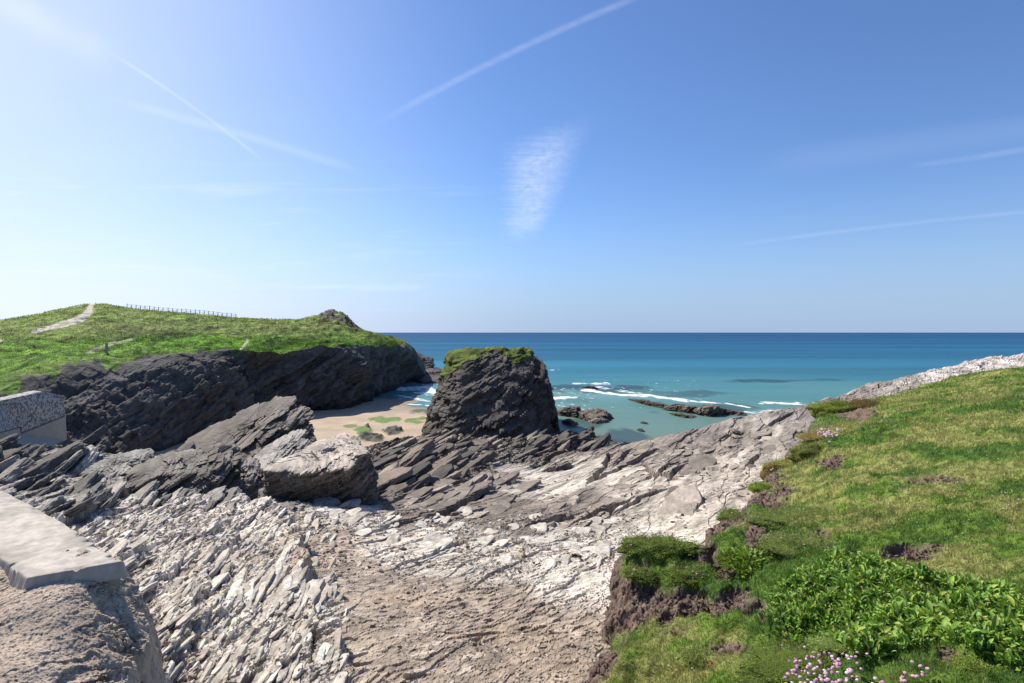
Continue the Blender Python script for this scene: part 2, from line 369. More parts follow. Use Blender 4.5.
# cracks
cracks = [([(590, 482), (604, 470), (609, 455)], .16, .5), ([(595, 480), (630, 464), (655, 452)], .14, .4), ([(615, 465), (627, 453)], .12, .4), ([(632, 464), (648, 455), (656, 452)], .2, .4), ([(645, 465), (652, 480)], .1, .35),
          ([(648, 482), (660, 479), (672, 480)], .1, .3), ([(655, 481), (664, 470)], .1, .3), ([(671, 480), (681, 467), (690, 464)], .12, .3), ([(668, 468), (676, 463)], .15, .3),
          ([(596, 521), (612, 510), (623, 505)], .16, .45), ([(585, 520), (600, 513)], .1, .3), ([(625, 508), (642, 499), (657, 493)], .06, .3), ([(540, 528), (570, 520)], .08, .25), ([(552, 527), (560, 522)], .06, .2),
          ([(438, 523), (455, 510), (475, 500), (483, 490)], .18, .5), ([(483, 497), (500, 488), (518, 479)], .12, .4), ([(480, 485), (483, 497)], .1, .3), ([(395, 505), (420, 492)], .07, .2), ([(720, 440), (733, 433)], .14, .3), ([(675, 452), (690, 442)], .12, .3), ([(750, 465), (757, 456)], .1, .35), ([(703, 470), (720, 472)], .1, .25),
          ([(770, 425), (790, 415)], .2, .3), ([(835, 398), (860, 390)], .2, .3), ([(462, 530), (464, 545)], .03, .12), ([(500, 535), (494, 550)], .03, .12), ([(528, 545), (524, 556)], .03, .12), ([(575, 552), (580, 560)], .02, .03)]
for pl, wd, dp in cracks:
    P = line_at(pl); xs = [p[0] for p in P]; ys = [p[1] for p in P]
    m = (X > min(xs)-2) & (X < max(xs)+2) & (Y > min(ys)-3) & (Y < max(ys)+3)
    d, s_, _ = to_line(X[m]+.5*fbm2(X[m]*1.5, Y[m]*1.5, 3, 3)*.5, Y[m], P)
    Z[m] = Z[m] - dp*(1-ss(d, wd*.45, wd)) + .12*np.where(s_ > 0, np.exp(-d/.6), 0)
for (a, b, r_) in [(463, 604, .05), (475, 641, .04), (393, 564, .05), (383, 611, .04), (392, 618, .03), (610, 498, .06), (345, 600, .03)]:
    p = pick(a, b); d = np.hypot((X-p[0])*.8+(Y-p[1])*.5, (Y-p[1])*.8-(X-p[0])*.3)+.07*fbm2(X*9, Y*9, 3, 55); Z -= .12*(1-ss(d, r_*.3, r_*1.5))
# colour detail: plates weathered differently
colr *= (1+.45*kc*(rC-.5))[..., None]
sa, ca_ = math.sin(aR_), math.cos(aR_); al_ = X*ca_+Y*sa; ac_ = X*sa-Y*ca_
strk = fbm2(al_*.35, ac_*2.6, 5, 88, .62)*ss(Y, 8, 16); spk = fbm2(X*7, Y*7, 3, 89, .7)
colr *= (1+.75*strk+.55*spk)[..., None]
vari = 1 + .30*(rM-.5)*ss(AM, .02, .2) + .22*(rN-.5) + .34*(rS-.5) + .22*fbm2(X*1.5, Y*1.5, 4, 81)
colr = colr*vari[..., None]
white = (ss(rS, .80, .86)*ss(AS, .02, .03))[..., None]
colr = colr*(1-.5*white) + np.array(Wc)*1.08*.5*white
ru = (ss(fbm2(X*.7, Y*.7, 4, 91), .12, .4)*.25*ss(18-Y, 0, 8))[..., None]
colr = colr*(1-ru) + colr*np.array((1.05, .86, .68))*ru
wet = ss(-12.6-Z, 0, .8)[..., None]; colr = colr*(1-.55*wet)
fc = grid_faces(NR, NC)
rX, rY, rZ = X, Y, Z
BED = np.array((-.42, -.28, .86)); BED /= np.linalg.norm(BED)
T1 = np.cross(BED, (0, 0, 1)); T1 /= np.linalg.norm(T1); T2 = np.cross(BED, T1)
def strata(p, th, blk, seed, wp=.5):
    """0..1 protrusion of broken beds of thickness th and block length blk"""
    wv = fbm3(p, .35/th*.4, 3, seed)*wp
    s_ = (p@BED)/th + wv*2; k = np.floor(s_)
    a = np.floor((p@T1)/blk + hsh(k, 1, 0, seed)*7 + wv); b = np.floor((p@T2)/blk + hsh(k, 2, 0, seed)*7 + wv)
    return hsh(k, a*13+b, 3, seed), hsh(k, 5, 5, seed)
P0 = np.stack([X, Y, blur(Z, 2)], -1); nn_ = np.cross(np.gradient(P0, axis=1), np.gradient(P0, axis=0)); nn_ /= np.linalg.norm(nn_, axis=-1, keepdims=True)
mS = (AM > .085) & (Z > SEA-1)
pS = np.stack([X, Y, Z], -1)[mS]; aS = (np.clip(AM[mS]*1.5, 0, .4)*np.clip(Y[mS]/20, .6, 2.2))
u1, _ = strata(pS, .30, 1.1, 301); u2, v2_ = strata(pS, .11, .5, 302)
dS = aS*(.45*(u1-.5)+.32*(u2-.5)+.14*fbm3(pS, 1.6, 3, 303))
pN = pS + nn_[mS]*dS[:, None]
X = X.copy(); Y = Y.copy(); Z = Z.copy(); X[mS] = pN[:, 0]; Y[mS] = pN[:, 1]; Z[mS] = pN[:, 2]
colr[mS] *= (1+.35*(v2_-.5)+.25*(u1-.5))[:, None]
platform = np_mesh('rock_platform', np.stack([X, Y, Z], -1).reshape(-1, 3), fc, M_rock, np.clip(colr, .02, .75).reshape(-1, 3), smooth=False)
tag(platform, kind='structure')
del hL, hM, hN, hS, hT, den, AL, AM, AS, vari

# ------------------------------------------------------------------ sea
spx = np.linspace(-700, 1750, 1500); spy = np.concatenate([np.array([332.52, 332.56, 332.62, 332.72]), np.linspace(332.85, 345, 70), np.linspace(345.2, 455, 420)])
sd_ = -SEA*F/(spy-HY)
SP, SD = np.meshgrid(spx, sd_); SX = (SP-CX)/F*SD; SY = SD; SPY = HY+(-SEA*F/SD)
SZ = np.full(SX.shape, SEA) + .10*np.sin(SY*.28+fbm2(SX*.02, SY*.02, 3, 4)*8)*ss(SY, 60, 110)*(1-ss(SY, 300, 500))
ctrl = np.array([(50, .17, .185, .13), (75, .135, .20, .16), (92, .11, .205, .18), (115, .075, .20, .20), (160, .036, .150, .200), (230, .020, .122, .195), (380, .009, .09, .17), (700, .006, .078, .165), (2000, .005, .060, .15), (60000, .005, .055, .145)])
ld = np.log(SD*(1+.25*fbm2(SX/60, SY/25, 4, 8)*np.clip(120/SD, 0, 1)+.12*fbm2(SX/500, SY/60, 3, 9))); sc3 = np.stack([np.interp(ld, np.log(ctrl[:, 0]), ctrl[:, k]) for k in (1, 2, 3)], -1)
# darker bands: weed and rock under the surface, wind lanes
bandn = .75*fbm2(SX/420, SY/48, 2, 21)*ss(SD, 100, 200)*(1-.55*ss(SD, 500, 1800))
sc3 = sc3*(1+.75*np.clip(bandn, -.5, .5))[..., None]
def blob(px, py, rx, ry, nz=.6, sd0=0):
    q = ((SP-px)/rx)**2+((SPY-py)/ry)**2
    return 1-ss(q+nz*2*fbm2(SX/5, SY/9, 4, 40+sd0), .35, 1.15)
dark = np.maximum.reduce([blob(768, 381, 42, 2.4, .4, 1)*.75, blob(600, 389, 50, 4.5, .7, 2)*.75, blob(665, 394, 60, 5, .7, 3)*.55, blob(585, 424, 20, 5, .9, 4)*.55, blob(640, 436, 40, 7, .9, 5)*.7, blob(600, 441, 36, 7, .8, 6)*.8, blob(528, 400, 60, 4, .9, 9)*.3, blob(700, 409, 60, 7, .7, 7)*.7, blob(820, 380, 30, 1.5, .6, 8)*.5, blob(430, 381, 16, 4, .5, 10)*.7])
sc3 = sc3*(1-dark[..., None]) + np.array((.018, .045, .055))*dark[..., None]
foam = np.zeros(SX.shape)
def pix_line(pl, wpx, seed, dens=.5, sx=1.0, sy=2.0):
    global foam
    xs = [p[0] for p in pl]; ys = [p[1] for p in pl]
    m = (SP > min(xs)-20) & (SP < max(xs)+20) & (SPY > min(ys)-10) & (SPY < max(ys)+10)
    a = SP[m]+6*fbm2(SX[m]/6, SY[m]/6, 3, seed); b = SPY[m]+2.2*fbm2(SX[m]/7, SY[m]/9, 3, seed+5)
    d, s_, t_ = to_line(a, b*3.0, [(p[0], p[1]*3.0) for p in pl]); e = 1-ss(d/3.0, wpx*.3, wpx)
    n = fbm2(SX[m]/sx, SY[m]/sy, 4, seed+9)
    foam[m] = np.maximum(foam[m], ss(e*.9+n*.9, 1.12-dens, 1.5-dens)*.9)
pix_line([(543, 398.5), (574, 397.5)], 1.8, 1, .85)
pix_line([(596, 387), (612, 389), (640, 393)], 1.6, 2, .45)
pix_line([(575, 384), (606, 383.5)], 1.2, 3, .55)
pix_line([(585, 390), (620, 396), (650, 396), (672, 399), (690, 401)], 1.9, 4, .75)
pix_line([(690, 402), (720, 403), (748, 408)], 1.2, 5, .5)
pix_line([(745, 412), (790, 411), (812, 405)], 3.0, 7, .5)
pix_line([(760, 403), (815, 403)], 2.2, 8, .42)
pix_line([(400, 388.5), (424, 388), (436, 391)], 2.2, 9, .75)
pix_line([(395, 396), (420, 399), (442, 402)], 1.4, 10, .5)
pix_line([(418, 393), (440, 393.5)], 2.2, 12, .85)
pix_line([(385, 400), (410, 405), (436, 408)], 1.0, 11, .5)
pix_line([(540, 372), (556, 370)], .8, 14, .5)
aer = 1-ss(np.abs(SPY-397), 0, 9); aer = aer*ss(SP, 540, 560)*(1-ss(SP, 640, 700))*.35
sc3 = sc3 + aer[..., None]*np.array((.10, .12, .12))
capn = ss(fbm2(SX/14, SY/5, 4, 66), .7, .8)*ss(SD, 150, 200)*(1-ss(SD, 500, 900))
foam = np.maximum(foam, capn*.15)
M_sea = bpy.data.materials.new('sea_water'); M_sea.use_nodes = True; t = M_sea.node_tree; E.t = t; b = t.nodes['Principled BSDF']
a = t.nodes.new('ShaderNodeAttribute'); a.attribute_name = 'Col'; fo = E(a.outputs['Alpha'])
df = t.nodes.new('ShaderNodeBsdfDiffuse'); gl = t.nodes.new('ShaderNodeBsdfGlossy'); mx = t.nodes.new('ShaderNodeMixShader'); t.links.new(mixc(fo, a.outputs['Color'], (.74, .76, .76)), df.inputs[0]); gl.inputs['Roughness'].default_value = .22
lw = t.nodes.new('ShaderNodeLayerWeight'); lw.inputs[0].default_value = .25; t.links.new((E(lw.outputs['Fresnel'])*0.12*(1.0-fo)+0.02).s, mx.inputs[0]); t.links.new(df.outputs[0], mx.inputs[1]); t.links.new(gl.outputs[0], mx.inputs[2]); t.links.new(mx.outputs[0], t.nodes['Material Output'].inputs[0])
g = t.nodes.new('ShaderNodeNewGeometry').outputs['Position']; mp = t.nodes.new('ShaderNodeMapping'); mp.inputs['Scale'].default_value = (.35, 1.0, 1); mp.inputs['Rotation'].default_value = (0, 0, .15); t.links.new(g, mp.inputs[0])
h = nnoise(mp.outputs[0], .9, 5, .6)*0.35 + nnoise(mp.outputs[0], .12, 3, .5)*1.2
bn = t.nodes.new('ShaderNodeBump'); bn.inputs['Distance'].default_value = .5; bn.inputs['Strength'].default_value = .6; t.links.new(h.s, bn.inputs['Height']); t.links.new(bn.outputs[0], df.inputs['Normal']); t.links.new(bn.outputs[0], gl.inputs['Normal'])
sea = np_mesh('sea', np.stack([SX, SY, SZ+foam*.06], -1).reshape(-1, 3), grid_faces(*SX.shape), M_sea, np.concatenate([np.clip(sc3, 0, .8), np.clip(foam, 0, 1)[..., None]], -1).reshape(-1, 4))
sea.data.attributes['Col']
tag(sea, kind='structure')
# ------------------------------------------------------------------ beach
bx, by = np.meshgrid(np.linspace(-75, 22, 420), np.linspace(50, 135, 420))
s = (bx+27.6)*-.765 + (by-113)*-.643 + 3*fbm2(bx/12, by/12, 3, 2)
bz = SEA + np.where(s > 0, .9*(1-np.exp(-np.maximum(s, 0)/30)), s*.03) + .05*fbm2(bx/2, by/2, 4, 3)
wetb = 1-ss(s, 1, 11)
bc = np.array((.40, .305, .215))*(1-wetb[..., None]) + np.array((.21, .165, .125))*wetb[..., None]
bc = bc*(1+.25*fbm2(bx/3, by/3, 4, 6))[..., None]
bpx = CX+bx/by*F; bpy_ = HY-bz/by*F
def bb(px, py, rx, ry, sd0):
    q = ((bpx-px)/rx)**2+((bpy_-py)/ry)**2; return (1-ss(q+1.6*fbm2(bx/2, by/3, 4, 40+sd0), .55, .75))[..., None]
for (px, py, rx, ry, cl, hh) in [(362, 431, 9, 5, (.10, .17, .03), .1), (385, 420, 16, 3, (.12, .19, .04), .08), (416, 421, 12, 4, (.13, .20, .04), .08), (350, 426, 7, 2, (.12, .17, .05), .05), (372, 438, 13, 5, (.05, .05, .03), .3), (391, 432, 10, 4, (.05, .055, .035), .35), (368, 427, 4, 2, (.05, .045, .035), .25), (420, 412, 14, 3, (.08, .09, .06), .1), (400, 448, 18, 6, (.12, .10, .07), .2), (330, 446, 14, 5, (.15, .12, .09), .2)]:
    q = bb(px, py, rx, ry, int(px)); bc = bc*(1-q)+np.array(cl)*q; bz = bz + q[..., 0]*hh*(1+2*fbm2(bx/.8, by/.8, 2, 7))
beach = np_mesh('beach', np.stack([bx, by, bz], -1).reshape(-1, 3), grid_faces(420, 420), M_sand, bc.reshape(-1, 3)); tag(beach, kind='structure')

# ------------------------------------------------------------------ strata displacement in space
_ico = {}
def ico(n):
    if n not in _ico:
        bm = bmesh.new(); bmesh.ops.create_icosphere(bm, subdivisions=n, radius=1)
        V_ = np.array([v.co[:] for v in bm.verts]); Fc = np.array([[v.index for v in f.verts] for f in bm.faces]); bm.free(); _ico[n] = (V_, Fc)
    return _ico[n]
def hull_rock(name, P, n=7, amp=.12, th=.25, blk=.8, seed=1, colr=Gc, material=None, fine=.04, sharp=14, parent=None, pale=0):
    P = np.array(P, float); c0 = P.mean(0)
    bm = bmesh.new()
    for p in P: bm.verts.new(p)
    bmesh.ops.convex_hull(bm, input=bm.verts); bm.normal_update()
    N = []; D = []
    for f in bm.faces:
        nn = np.array(f.normal[:]); dd = (np.array(f.verts[0].co[:])-c0)@nn
        if dd < 0: nn, dd = -nn, -dd
        if dd > 1e-4: N.append(nn); D.append(dd)
    bm.free(); N = np.array(N); D = np.array(D)
    V_, Fc = ico(n)
    q = np.clip(V_@N.T, 0, None)/D          # 1/r per plane
    inv = (q**sharp).sum(1)**(1/sharp); r = 1/inv
    p = c0+V_*r[:, None]
    r1, k1 = strata(p, th, blk, seed); r2, _ = strata(p, th*.37, blk*.45, seed+3); 
    r3, k3 = strata(p, th*.16, blk*.9, seed+6, .5)
    disp = amp*1.5*(r1-.6) + amp*.75*(r2-.5) + amp*.4*(r3-.5) + amp*1.2*fbm3(p, .5/blk, 3, seed+4) + fine*fbm3(p, 2.2/blk, 4, seed+5)
    # displace away from the bedding normal mostly
    side = V_ - 0.6*(V_@BED)[:, None]*BED
    p2 = p + side*disp[:, None]
    cc = np.array(colr)*(1+.4*(k1-.5)+.35*(r2-.5)+.35*(k3-.5)+.4*fbm3(p, .6, 3, seed+8))[:, None]
    if pale:     # paler colour on hull faces that point upward
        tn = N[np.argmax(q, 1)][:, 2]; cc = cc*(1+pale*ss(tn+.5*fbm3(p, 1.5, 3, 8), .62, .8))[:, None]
    wetm = ss(SEA+1.2-p2[:, 2], 0, 1.0)[:, None]; cc = cc*(1-.5*wetm)
    o = np_mesh(name, p2-c0, Fc, material or M_rock2, np.clip(cc, .01, .7), parent=parent, smooth=False); o.location = c0
    return o, p2, Fc, c0

def cap_from(name, p, Fc, c0, keep, thick, cola, seed, parent, mtl, nz=1.2):
    """a turf layer over the top faces of a rock"""
    fk = keep[Fc].all(1); used = np.unique(Fc[fk]); mp_ = -np.ones(len(p), int); mp_[used] = np.arange(len(used))
    q = p[used].copy(); n1 = fbm3(q, nz, 4, seed); q[:, 2] += thick*(1+1.2*n1); q[:, :2] += 0
    d = np.clip(.5+n1*1.2, 0, 1)[:, None]
    cc = np.array(cola[0])*(1-d)+np.array(cola[1])*d
    return np_mesh(name, q-c0, mp_[Fc[fk]], mtl, cc, parent=parent)

# ------------------------------------------------------------------ headland
#        px    base z,d        edge py,d     mid py,d    mid2 py,d    sky py,d
hk = [(-420, -12, 34, 430, 30, 356, 55, 350, 75, 340, 130),
      (-120, -10, 34, 402, 36, 350, 60, 345, 80, 334, 135),
      (0, -11, 38, 388, 46, 347, 72, 341, 88, 320, 140),
      (30, -11.5, 40, 376, 50, 345, 76, 339, 90, 315, 150),
      (60, -12, 43, 368, 55, 343, 80, 338, 92, 309, 160),
      (85, -12.5, 46, 365, 59, 341, 84, 336, 96, 304, 165),
      (105, -12.8, 49, 363.5, 62, 341, 86, 336, 98, 304, 166),
      (125, -13, 52, 361, 65, 341, 88, 336, 98, 307, 166),
      (160, -13.3, 58, 355, 70, 340, 90, 335.5, 100, 310.5, 166),
      (200, -13.6, 65, 350, 76, 340, 92, 335, 102, 314, 166),
      (235, -13.9, 73, 350.5, 80, 340, 93, 336, 104, 317.5, 166),
      (270, -14.2, 85, 353, 84, 343, 94, 337, 105, 319, 168),
      (300, -14.2, 89, 348.5, 90, 342, 97, 337.5, 108, 319, 172),
      (318, -14.2, 91, 346.5, 92, 342, 100, 338, 112, 314, 176),
      (330, -14.2, 93, 345.5, 95, 342, 103, 338, 116, 311, 178),
      (340, -14.2, 95, 345, 97, 341.5, 106, 338.5, 118, 311, 178),
      (347, -14.2, 97, 345, 98, 341.5, 108, 338.8, 120, 315, 177),
      (354, -14.2, 100, 345, 101, 341.5, 111, 339, 122, 325, 176),
      (365, -14.2, 105, 345.5, 106, 342, 116, 339, 128, 330.5, 165),
      (380, -14.2, 113, 346, 114, 343, 122, 340, 132, 334.5, 155),
      (395, -14.3, 124, 346, 125, 344, 130, 341.5, 137, 338, 150),
      (405, -14.3, 133, 348, 133, 346, 136, 344, 141, 341.5, 150),
      (414, -14.3, 141, 355, 141, 352, 143, 350, 147, 348, 153),
      (420, -14.3, 148, 366, 147, 363, 149, 361, 152, 359, 156),
      (427, -14.5, 154, 378, 153, 377, 155, 376, 157, 375, 160),
      (432, -15.5, 158, 386, 158, 386, 160, 386, 162, 386, 164)]
hk = np.array(hk, float)
hp = np.concatenate([np.linspace(-420, -20, 130), np.linspace(-19, 432, 900)]); NH = len(hp)
def hi(k): return np.interp(hp, hk[:, 0], hk[:, k])
rows = []   # (d, z) key rows
rows.append((hi(2), hi(1)))
for a in (3, 5, 7, 9):
    py, d = hi(a), hi(a+1); rows.append((d, -(py-HY)/F*d))
sk_d, sk_z = rows[-1]
rows.append((sk_d+14, sk_z-1.2)); rows.append((sk_d+60, sk_z*.3-6)); rows.append((sk_d+90, sk_z*0-15))
edge_d, edge_z = rows[1]
# cliff profile between base and edge: three quarters steep
nb = [150, 110, 60, 170, 25, 20, 10]
Hd, Hz, Hv = [], [], []
for i, n_ in enumerate(nb):
    tt = np.linspace(0, 1, n_, endpoint=False)[:, None]
    (d0, z0), (d1, z1) = rows[i], rows[i+1]
    e = tt if i else tt
    if i == 0: dd = d0+(d1-d0)*(tt**1.6); zz = z0+(z1-z0)*(1-(1-tt)**1.05)
    else:
        dd = d0+(d1-d0)*tt
        te = tt if i in (3,) else tt
        zz = z0+(z1-z0)*te
    Hd.append(dd); Hz.append(zz); Hv.append(np.full(dd.shape, i)+tt)
Hd = np.concatenate([a*np.ones(NH) for a in Hd]); Hz = np.concatenate([a*np.ones(NH) for a in Hz]); Hv = np.concatenate([a*np.ones(NH) for a in Hv])
# smooth the rows lengthwise so key rows leave no crease
for _ in range(6):
    k = Hv[1:-1] > 1.05
    Hz[1:-1] = np.where(k, (Hz[:-2]+Hz[1:-1]*2+Hz[2:])/4, Hz[1:-1])
for _ in range(3): Hz[:, 1:-1] = (Hz[:, :-2]+2*Hz[:, 1:-1]+Hz[:, 2:])/4; Hd[:, 1:-1] = (Hd[:, :-2]+2*Hd[:, 1:-1]+Hd[:, 2:])/4
HX = (hp[None]-CX)/F*Hd; HP = np.stack([HX, Hd, Hz], -1)
du = np.gradient(HP, axis=1); dv = np.gradient(HP, axis=0); nrm = np.cross(du, dv); nrm /= np.linalg.norm(nrm, axis=-1, keepdims=True)+1e-9
sgn = np.where((nrm*(-HP)).sum(-1) < 0, -1, 1)[..., None]; nrm *= np.where(nrm[..., 2:] < -.2, -1, 1)*1.0
nrm = np.where(((nrm*(-HP)).sum(-1, keepdims=True) < 0) & (Hv[..., None] < 1), -nrm, nrm)
pf = HP.reshape(-1, 3); cl_m = (1-ss(Hv, .93, 1.02)).reshape(-1)
r1, k1 = strata(pf, 1.5, 5., 3); r2, k2 = strata(pf, .55, 2.0, 5); r3, _ = strata(pf, .22, .9, 9)
but = fbm3(pf, .07, 3, 12)
rockd = (1-.75*ss(Hv.reshape(-1), .72, .98))*(1-.5*(1-ss(np.repeat(hp[None], Hv.shape[0], 0).reshape(-1), 180, 260)))*(5.0*but + 1.4*(r1-.5) + .9*(r2-.5) + .3*(r3-.5) + .7*fbm3(pf, .6, 3, 15))
taper = np.clip((432-np.repeat(hp[None], Hv.shape[0], 0).reshape(-1))/20, .15, 1)
grs = 1-cl_m
hum = 1.1*fbm2(pf[:, 0]/9, pf[:, 1]/9, 4, 17)*ss(Hv.reshape(-1), 1.0, 1.3) + .8*fbm2(pf[:, 0]/2.4, pf[:, 1]/3.2, 4, 18)
amp_g = np.clip(1-ss(Hv.reshape(-1), 3.4, 4.0)*.75, .2, 1)
pf2 = pf + nrm.reshape(-1, 3)*(rockd*cl_m*taper)[:, None]
pf2[:, 2] += hum*grs*amp_g
HPXf = np.repeat(hp[None], Hv.shape[0], 0).reshape(-1); vv = Hv.reshape(-1)
edge_n = .17*fbm2(HPXf/14, vv*3, 4, 22)
grass_m = ss(vv + edge_n*1.3, .985, 1.03)
# rocky tor at the top of the far end, and bare tip
tor = ss(vv+.35*fbm2(pf[:, 0]/5, pf[:, 1]/10, 3, 25), 3.62, 3.72)*ss(HPXf, 312, 326)*(1-ss(HPXf, 355, 362))
tipm = ss(HPXf+14*fbm2(pf[:, 0]/5, pf[:, 1]/5, 3, 26), 396, 410)
grass_m = grass_m*(1-np.clip(tor*.9, 0, 1))*(1-tipm)
pf2[:, 2] += tor*(.9*(r2-.5)+1.0*(r1-.5))*1.2
g1 = fbm2(pf[:, 0]/7, pf[:, 1]/12, 4, 30); g2 = fbm2(pf[:, 0]/1.6, pf[:, 1]/3, 4, 31); g3 = fbm2(pf[:, 0]/20, pf[:, 1]/9, 3, 32)
bright = np.array((.14, .25, .035)); olive = np.array((.185, .215, .065)); scrub = np.array((.035, .055, .02))
q = np.clip(ss(vv, 2.0, 3.1)*.75 + .5*g3 + .25*g1, 0, 1)[:, None]; gc_ = bright*(1-q)+olive*q
sk = (ss(g1+.6*g2-.25*np.abs(vv-2.2)+.10*ss(HPXf, 90, 140), -.06, .12)*(1-ss(vv, 3.0, 3.6)*.75))[:, None]*.6
gc_ = gc_*(1-sk)+scrub*sk; gc_ = gc_*(1+1.1*g2+.5*fbm2(pf[:, 0]/.7, pf[:, 1]/1.4, 3, 35))[:, None]
lip = (1-ss(np.abs(vv-1.05), .0, .16))[:, None]*ss(g2, -.25, .25)[:, None]*.6; gc_ = gc_*(1-lip)+np.array((.13, .115, .06))*lip
rk = np.array((.10, .093, .085))*(1+.5*(k1-.5)+.3*(r2-.5)+.5*fbm3(pf, .15, 4, 33))[:, None]
tan_ = ss(but+.5*g1, .05, .35)[:, None]*.35; rk = rk*(1-tan_)+np.array((.12, .10, .08))*tan_
low_ = ss(-12.2-pf[:, 2], 0, 1.2)[:, None]; rk = rk*(1-.5*low_)
hc = rk*(1-grass_m[:, None]) + gc_*grass_m[:, None]
# worn paths
PYh = HY - pf2[:, 2]/pf2[:, 1]*F
def hpath(pl, wd, wob_=1.0):
    d, _, _ = to_line(HPXf+1.5*wob_*g1*3, PYh*2.5+wob_*g2*2, [(p[0], p[1]*2.5) for p in pl]); return d
pd1 = hpath([(92, 304), (88, 312), (76, 320), (60, 326), (34, 332)], 1)
pw = np.interp(PYh, [304, 312, 320, 326, 332], [2.2, 4.5, 7, 6, 3])
pm = (1-ss(pd1/pw, .75, 1.15))*(vv > 3.0)*(vv < 4.05)
pd2 = hpath([(0, 341), (-40, 346)], 1); pm = np.maximum(pm, (1-ss(pd2/4, .6, 1.1))*(vv > 2.0))
pd3 = hpath([(247, 338), (244, 344), (241, 350)], 1); pm = np.maximum(pm, (1-ss(pd3/2.2, .5, 1.1))*.7*(vv < 2.4)*(vv > 1))
pd4 = hpath([(90, 352), (112, 343), (130, 339)], 1); pm = np.maximum(pm, (1-ss(pd4/4, .4, 1.3))*.4*(vv < 2.4)*(vv > 1.))
hc = hc*(1-pm[:, None]) + np.array((.52, .46, .37))*pm[:, None]*(1+.3*g2)[:, None]
M_head = mat('headland_surface', .93, bumps=((.9, .35, 'strata'), (3., .12, 'noise')), var=.5, varscale=1.3, spec=.12)
hc = np.clip(hc*(1+grass_m*.7*fbm2(pf[:, 0]/.45, pf[:, 1]/.8, 3, 37))[:, None], .01, .7)
headland = np_mesh('headland', pf2, grid_faces(*Hv.shape), M_head, np.clip(hc, .01, .6)); tag(headland, kind='structure')
HG = pf2.reshape(Hv.shape+(3,))
def on_head(px, v):
    j = int(np.argmin(np.abs(hp-px))); i = int(np.argmin(np.abs(Hv[:, j]-v))); return HG[i, j]

# ------------------------------------------------------------------ fence on the headland skyline, marker post
M_wood = mat('weathered_wood', .9, col=(.27, .24, .20), attr=False, var=.3, varscale=6.)
def box_between(a, b, w_, h_):
    a, b = np.array(a), np.array(b); d = b-a; L = np.linalg.norm(d); d = d/L
    up = np.array((0, 0, 1.)) if abs(d[2]) < .9 else np.array((1., 0, 0)); sd1 = np.cross(d, up); sd1 /= np.linalg.norm(sd1); up = np.cross(sd1, d)
    return np.array([p+sd1*w_*i+up*h_*j for p in (a, b) for (i, j) in ((-.5, -.5), (.5, -.5), (.5, .5), (-.5, .5))])
BOXF = np.array([(0, 3, 2, 1), (4, 5, 6, 7), (0, 1, 5, 4), (1, 2, 6, 5), (2, 3, 7, 6), (3, 0, 4, 7)])
fence = bpy.data.objects.new('post_and_rail_fence', None); C.objects.link(fence)
f0 = on_head(127, 3.97); fence.location = f0
tag(fence, 'weathered wooden post and rail fence running along the crest of the green headland', 'fence')
fp = [on_head(p, 3.97) for p in np.linspace(127, 236, 25)]
pw_mesh = None
for i, p in enumerate(fp):
    lean = random.Random(i).uniform(-.06, .06)
    a = p-f0+np.array((0, 0, -.3)); bq = p-f0+np.array((lean, 0, 1.25+lean))
    np_mesh('post', box_between(a, bq, .13, .13), BOXF, M_wood, parent=fence, smooth=False)
for hgt in (.55, 1.1):
    V_ = []; Ff = []
    for i in range(len(fp)-1):
        Ff.append(BOXF+len(V_)*8); V_.append(box_between(fp[i]-f0+(0, -.1, hgt), fp[i+1]-f0+(0, -.1, hgt), .04, .07))
    np_mesh('rail', np.concatenate(V_), np.concatenate(Ff), M_wood, parent=fence, smooth=False)
mk = on_head(106.5, 1.25)
mpst = np_mesh('marker_post', np.concatenate([box_between((0, 0, -.3), (.02, 0, 1.15), .22, .2), box_between((.02, 0, 1.15), (.02, 0, 1.3), .28, .26)]), np.concatenate([BOXF, BOXF+8]), M_wood, smooth=False); mpst.location = mk
tag(mpst, 'short dark wooden marker post standing alone on bright grass above the cliff edge', 'post')

# ------------------------------------------------------------------ sea stack
st = bpy.data.objects.new('sea_stack', None); C.objects.link(st)
SPt = [P3(444, 354, 72), P3(468, 345, 72), P3(520, 345, 73), P3(541, 352, 74), P3(551, 372, 71), P3(440, 376, 70), P3(460, 362, 67), P3(505, 360, 67), P3(547, 366, 69), P3(554, 388, 67), P3(556, 412, 66), P3(560, 432, 65), P3(437, 400, 68), P3(429, 428, 66), P3(440, 446, 61), P3(520, 446, 61),
       P3(452, 353, 84), P3(520, 352, 84), P3(552, 395, 86), P3(438, 415, 86), P3(558, 420, 86), PD(418, 66, -15), PD(470, 58, -15), PD(540, 58, -15), PD(564, 66, -15), PD(556, 88, -15), PD(432, 88, -15)]
o, p2, Fc, c0 = hull_rock('rock_body', SPt, 7, .75, 1.1, 3.2, 21, (.078, .067, .057), M_cliff, .5, 18)
o.parent = st; st.location = c0; o.location = (0, 0, 0)
tag(st, 'tall dark flat-topped rock stack with a green grass cap rising from the cove beach', 'sea stack')
ppx = CX+p2[:, 0]/p2[:, 1]*F; ppy = HY-p2[:, 2]/p2[:, 1]*F
lim = np.interp(ppx, [440, 446, 455, 465, 480, 495, 505, 514, 524, 536, 545], [384, 379, 371, 364, 356, 352, 354, 366, 361, 352, 345]) + 8*fbm3(p2, .5, 4, 5)
keep = (ppy < lim) & (p2[:, 2] > -6.5)
cap = cap_from('grass_cap', p2, Fc, c0, keep, .10, [(.055, .08, .022), (.17, .20, .05)], 9, st, M_turf)


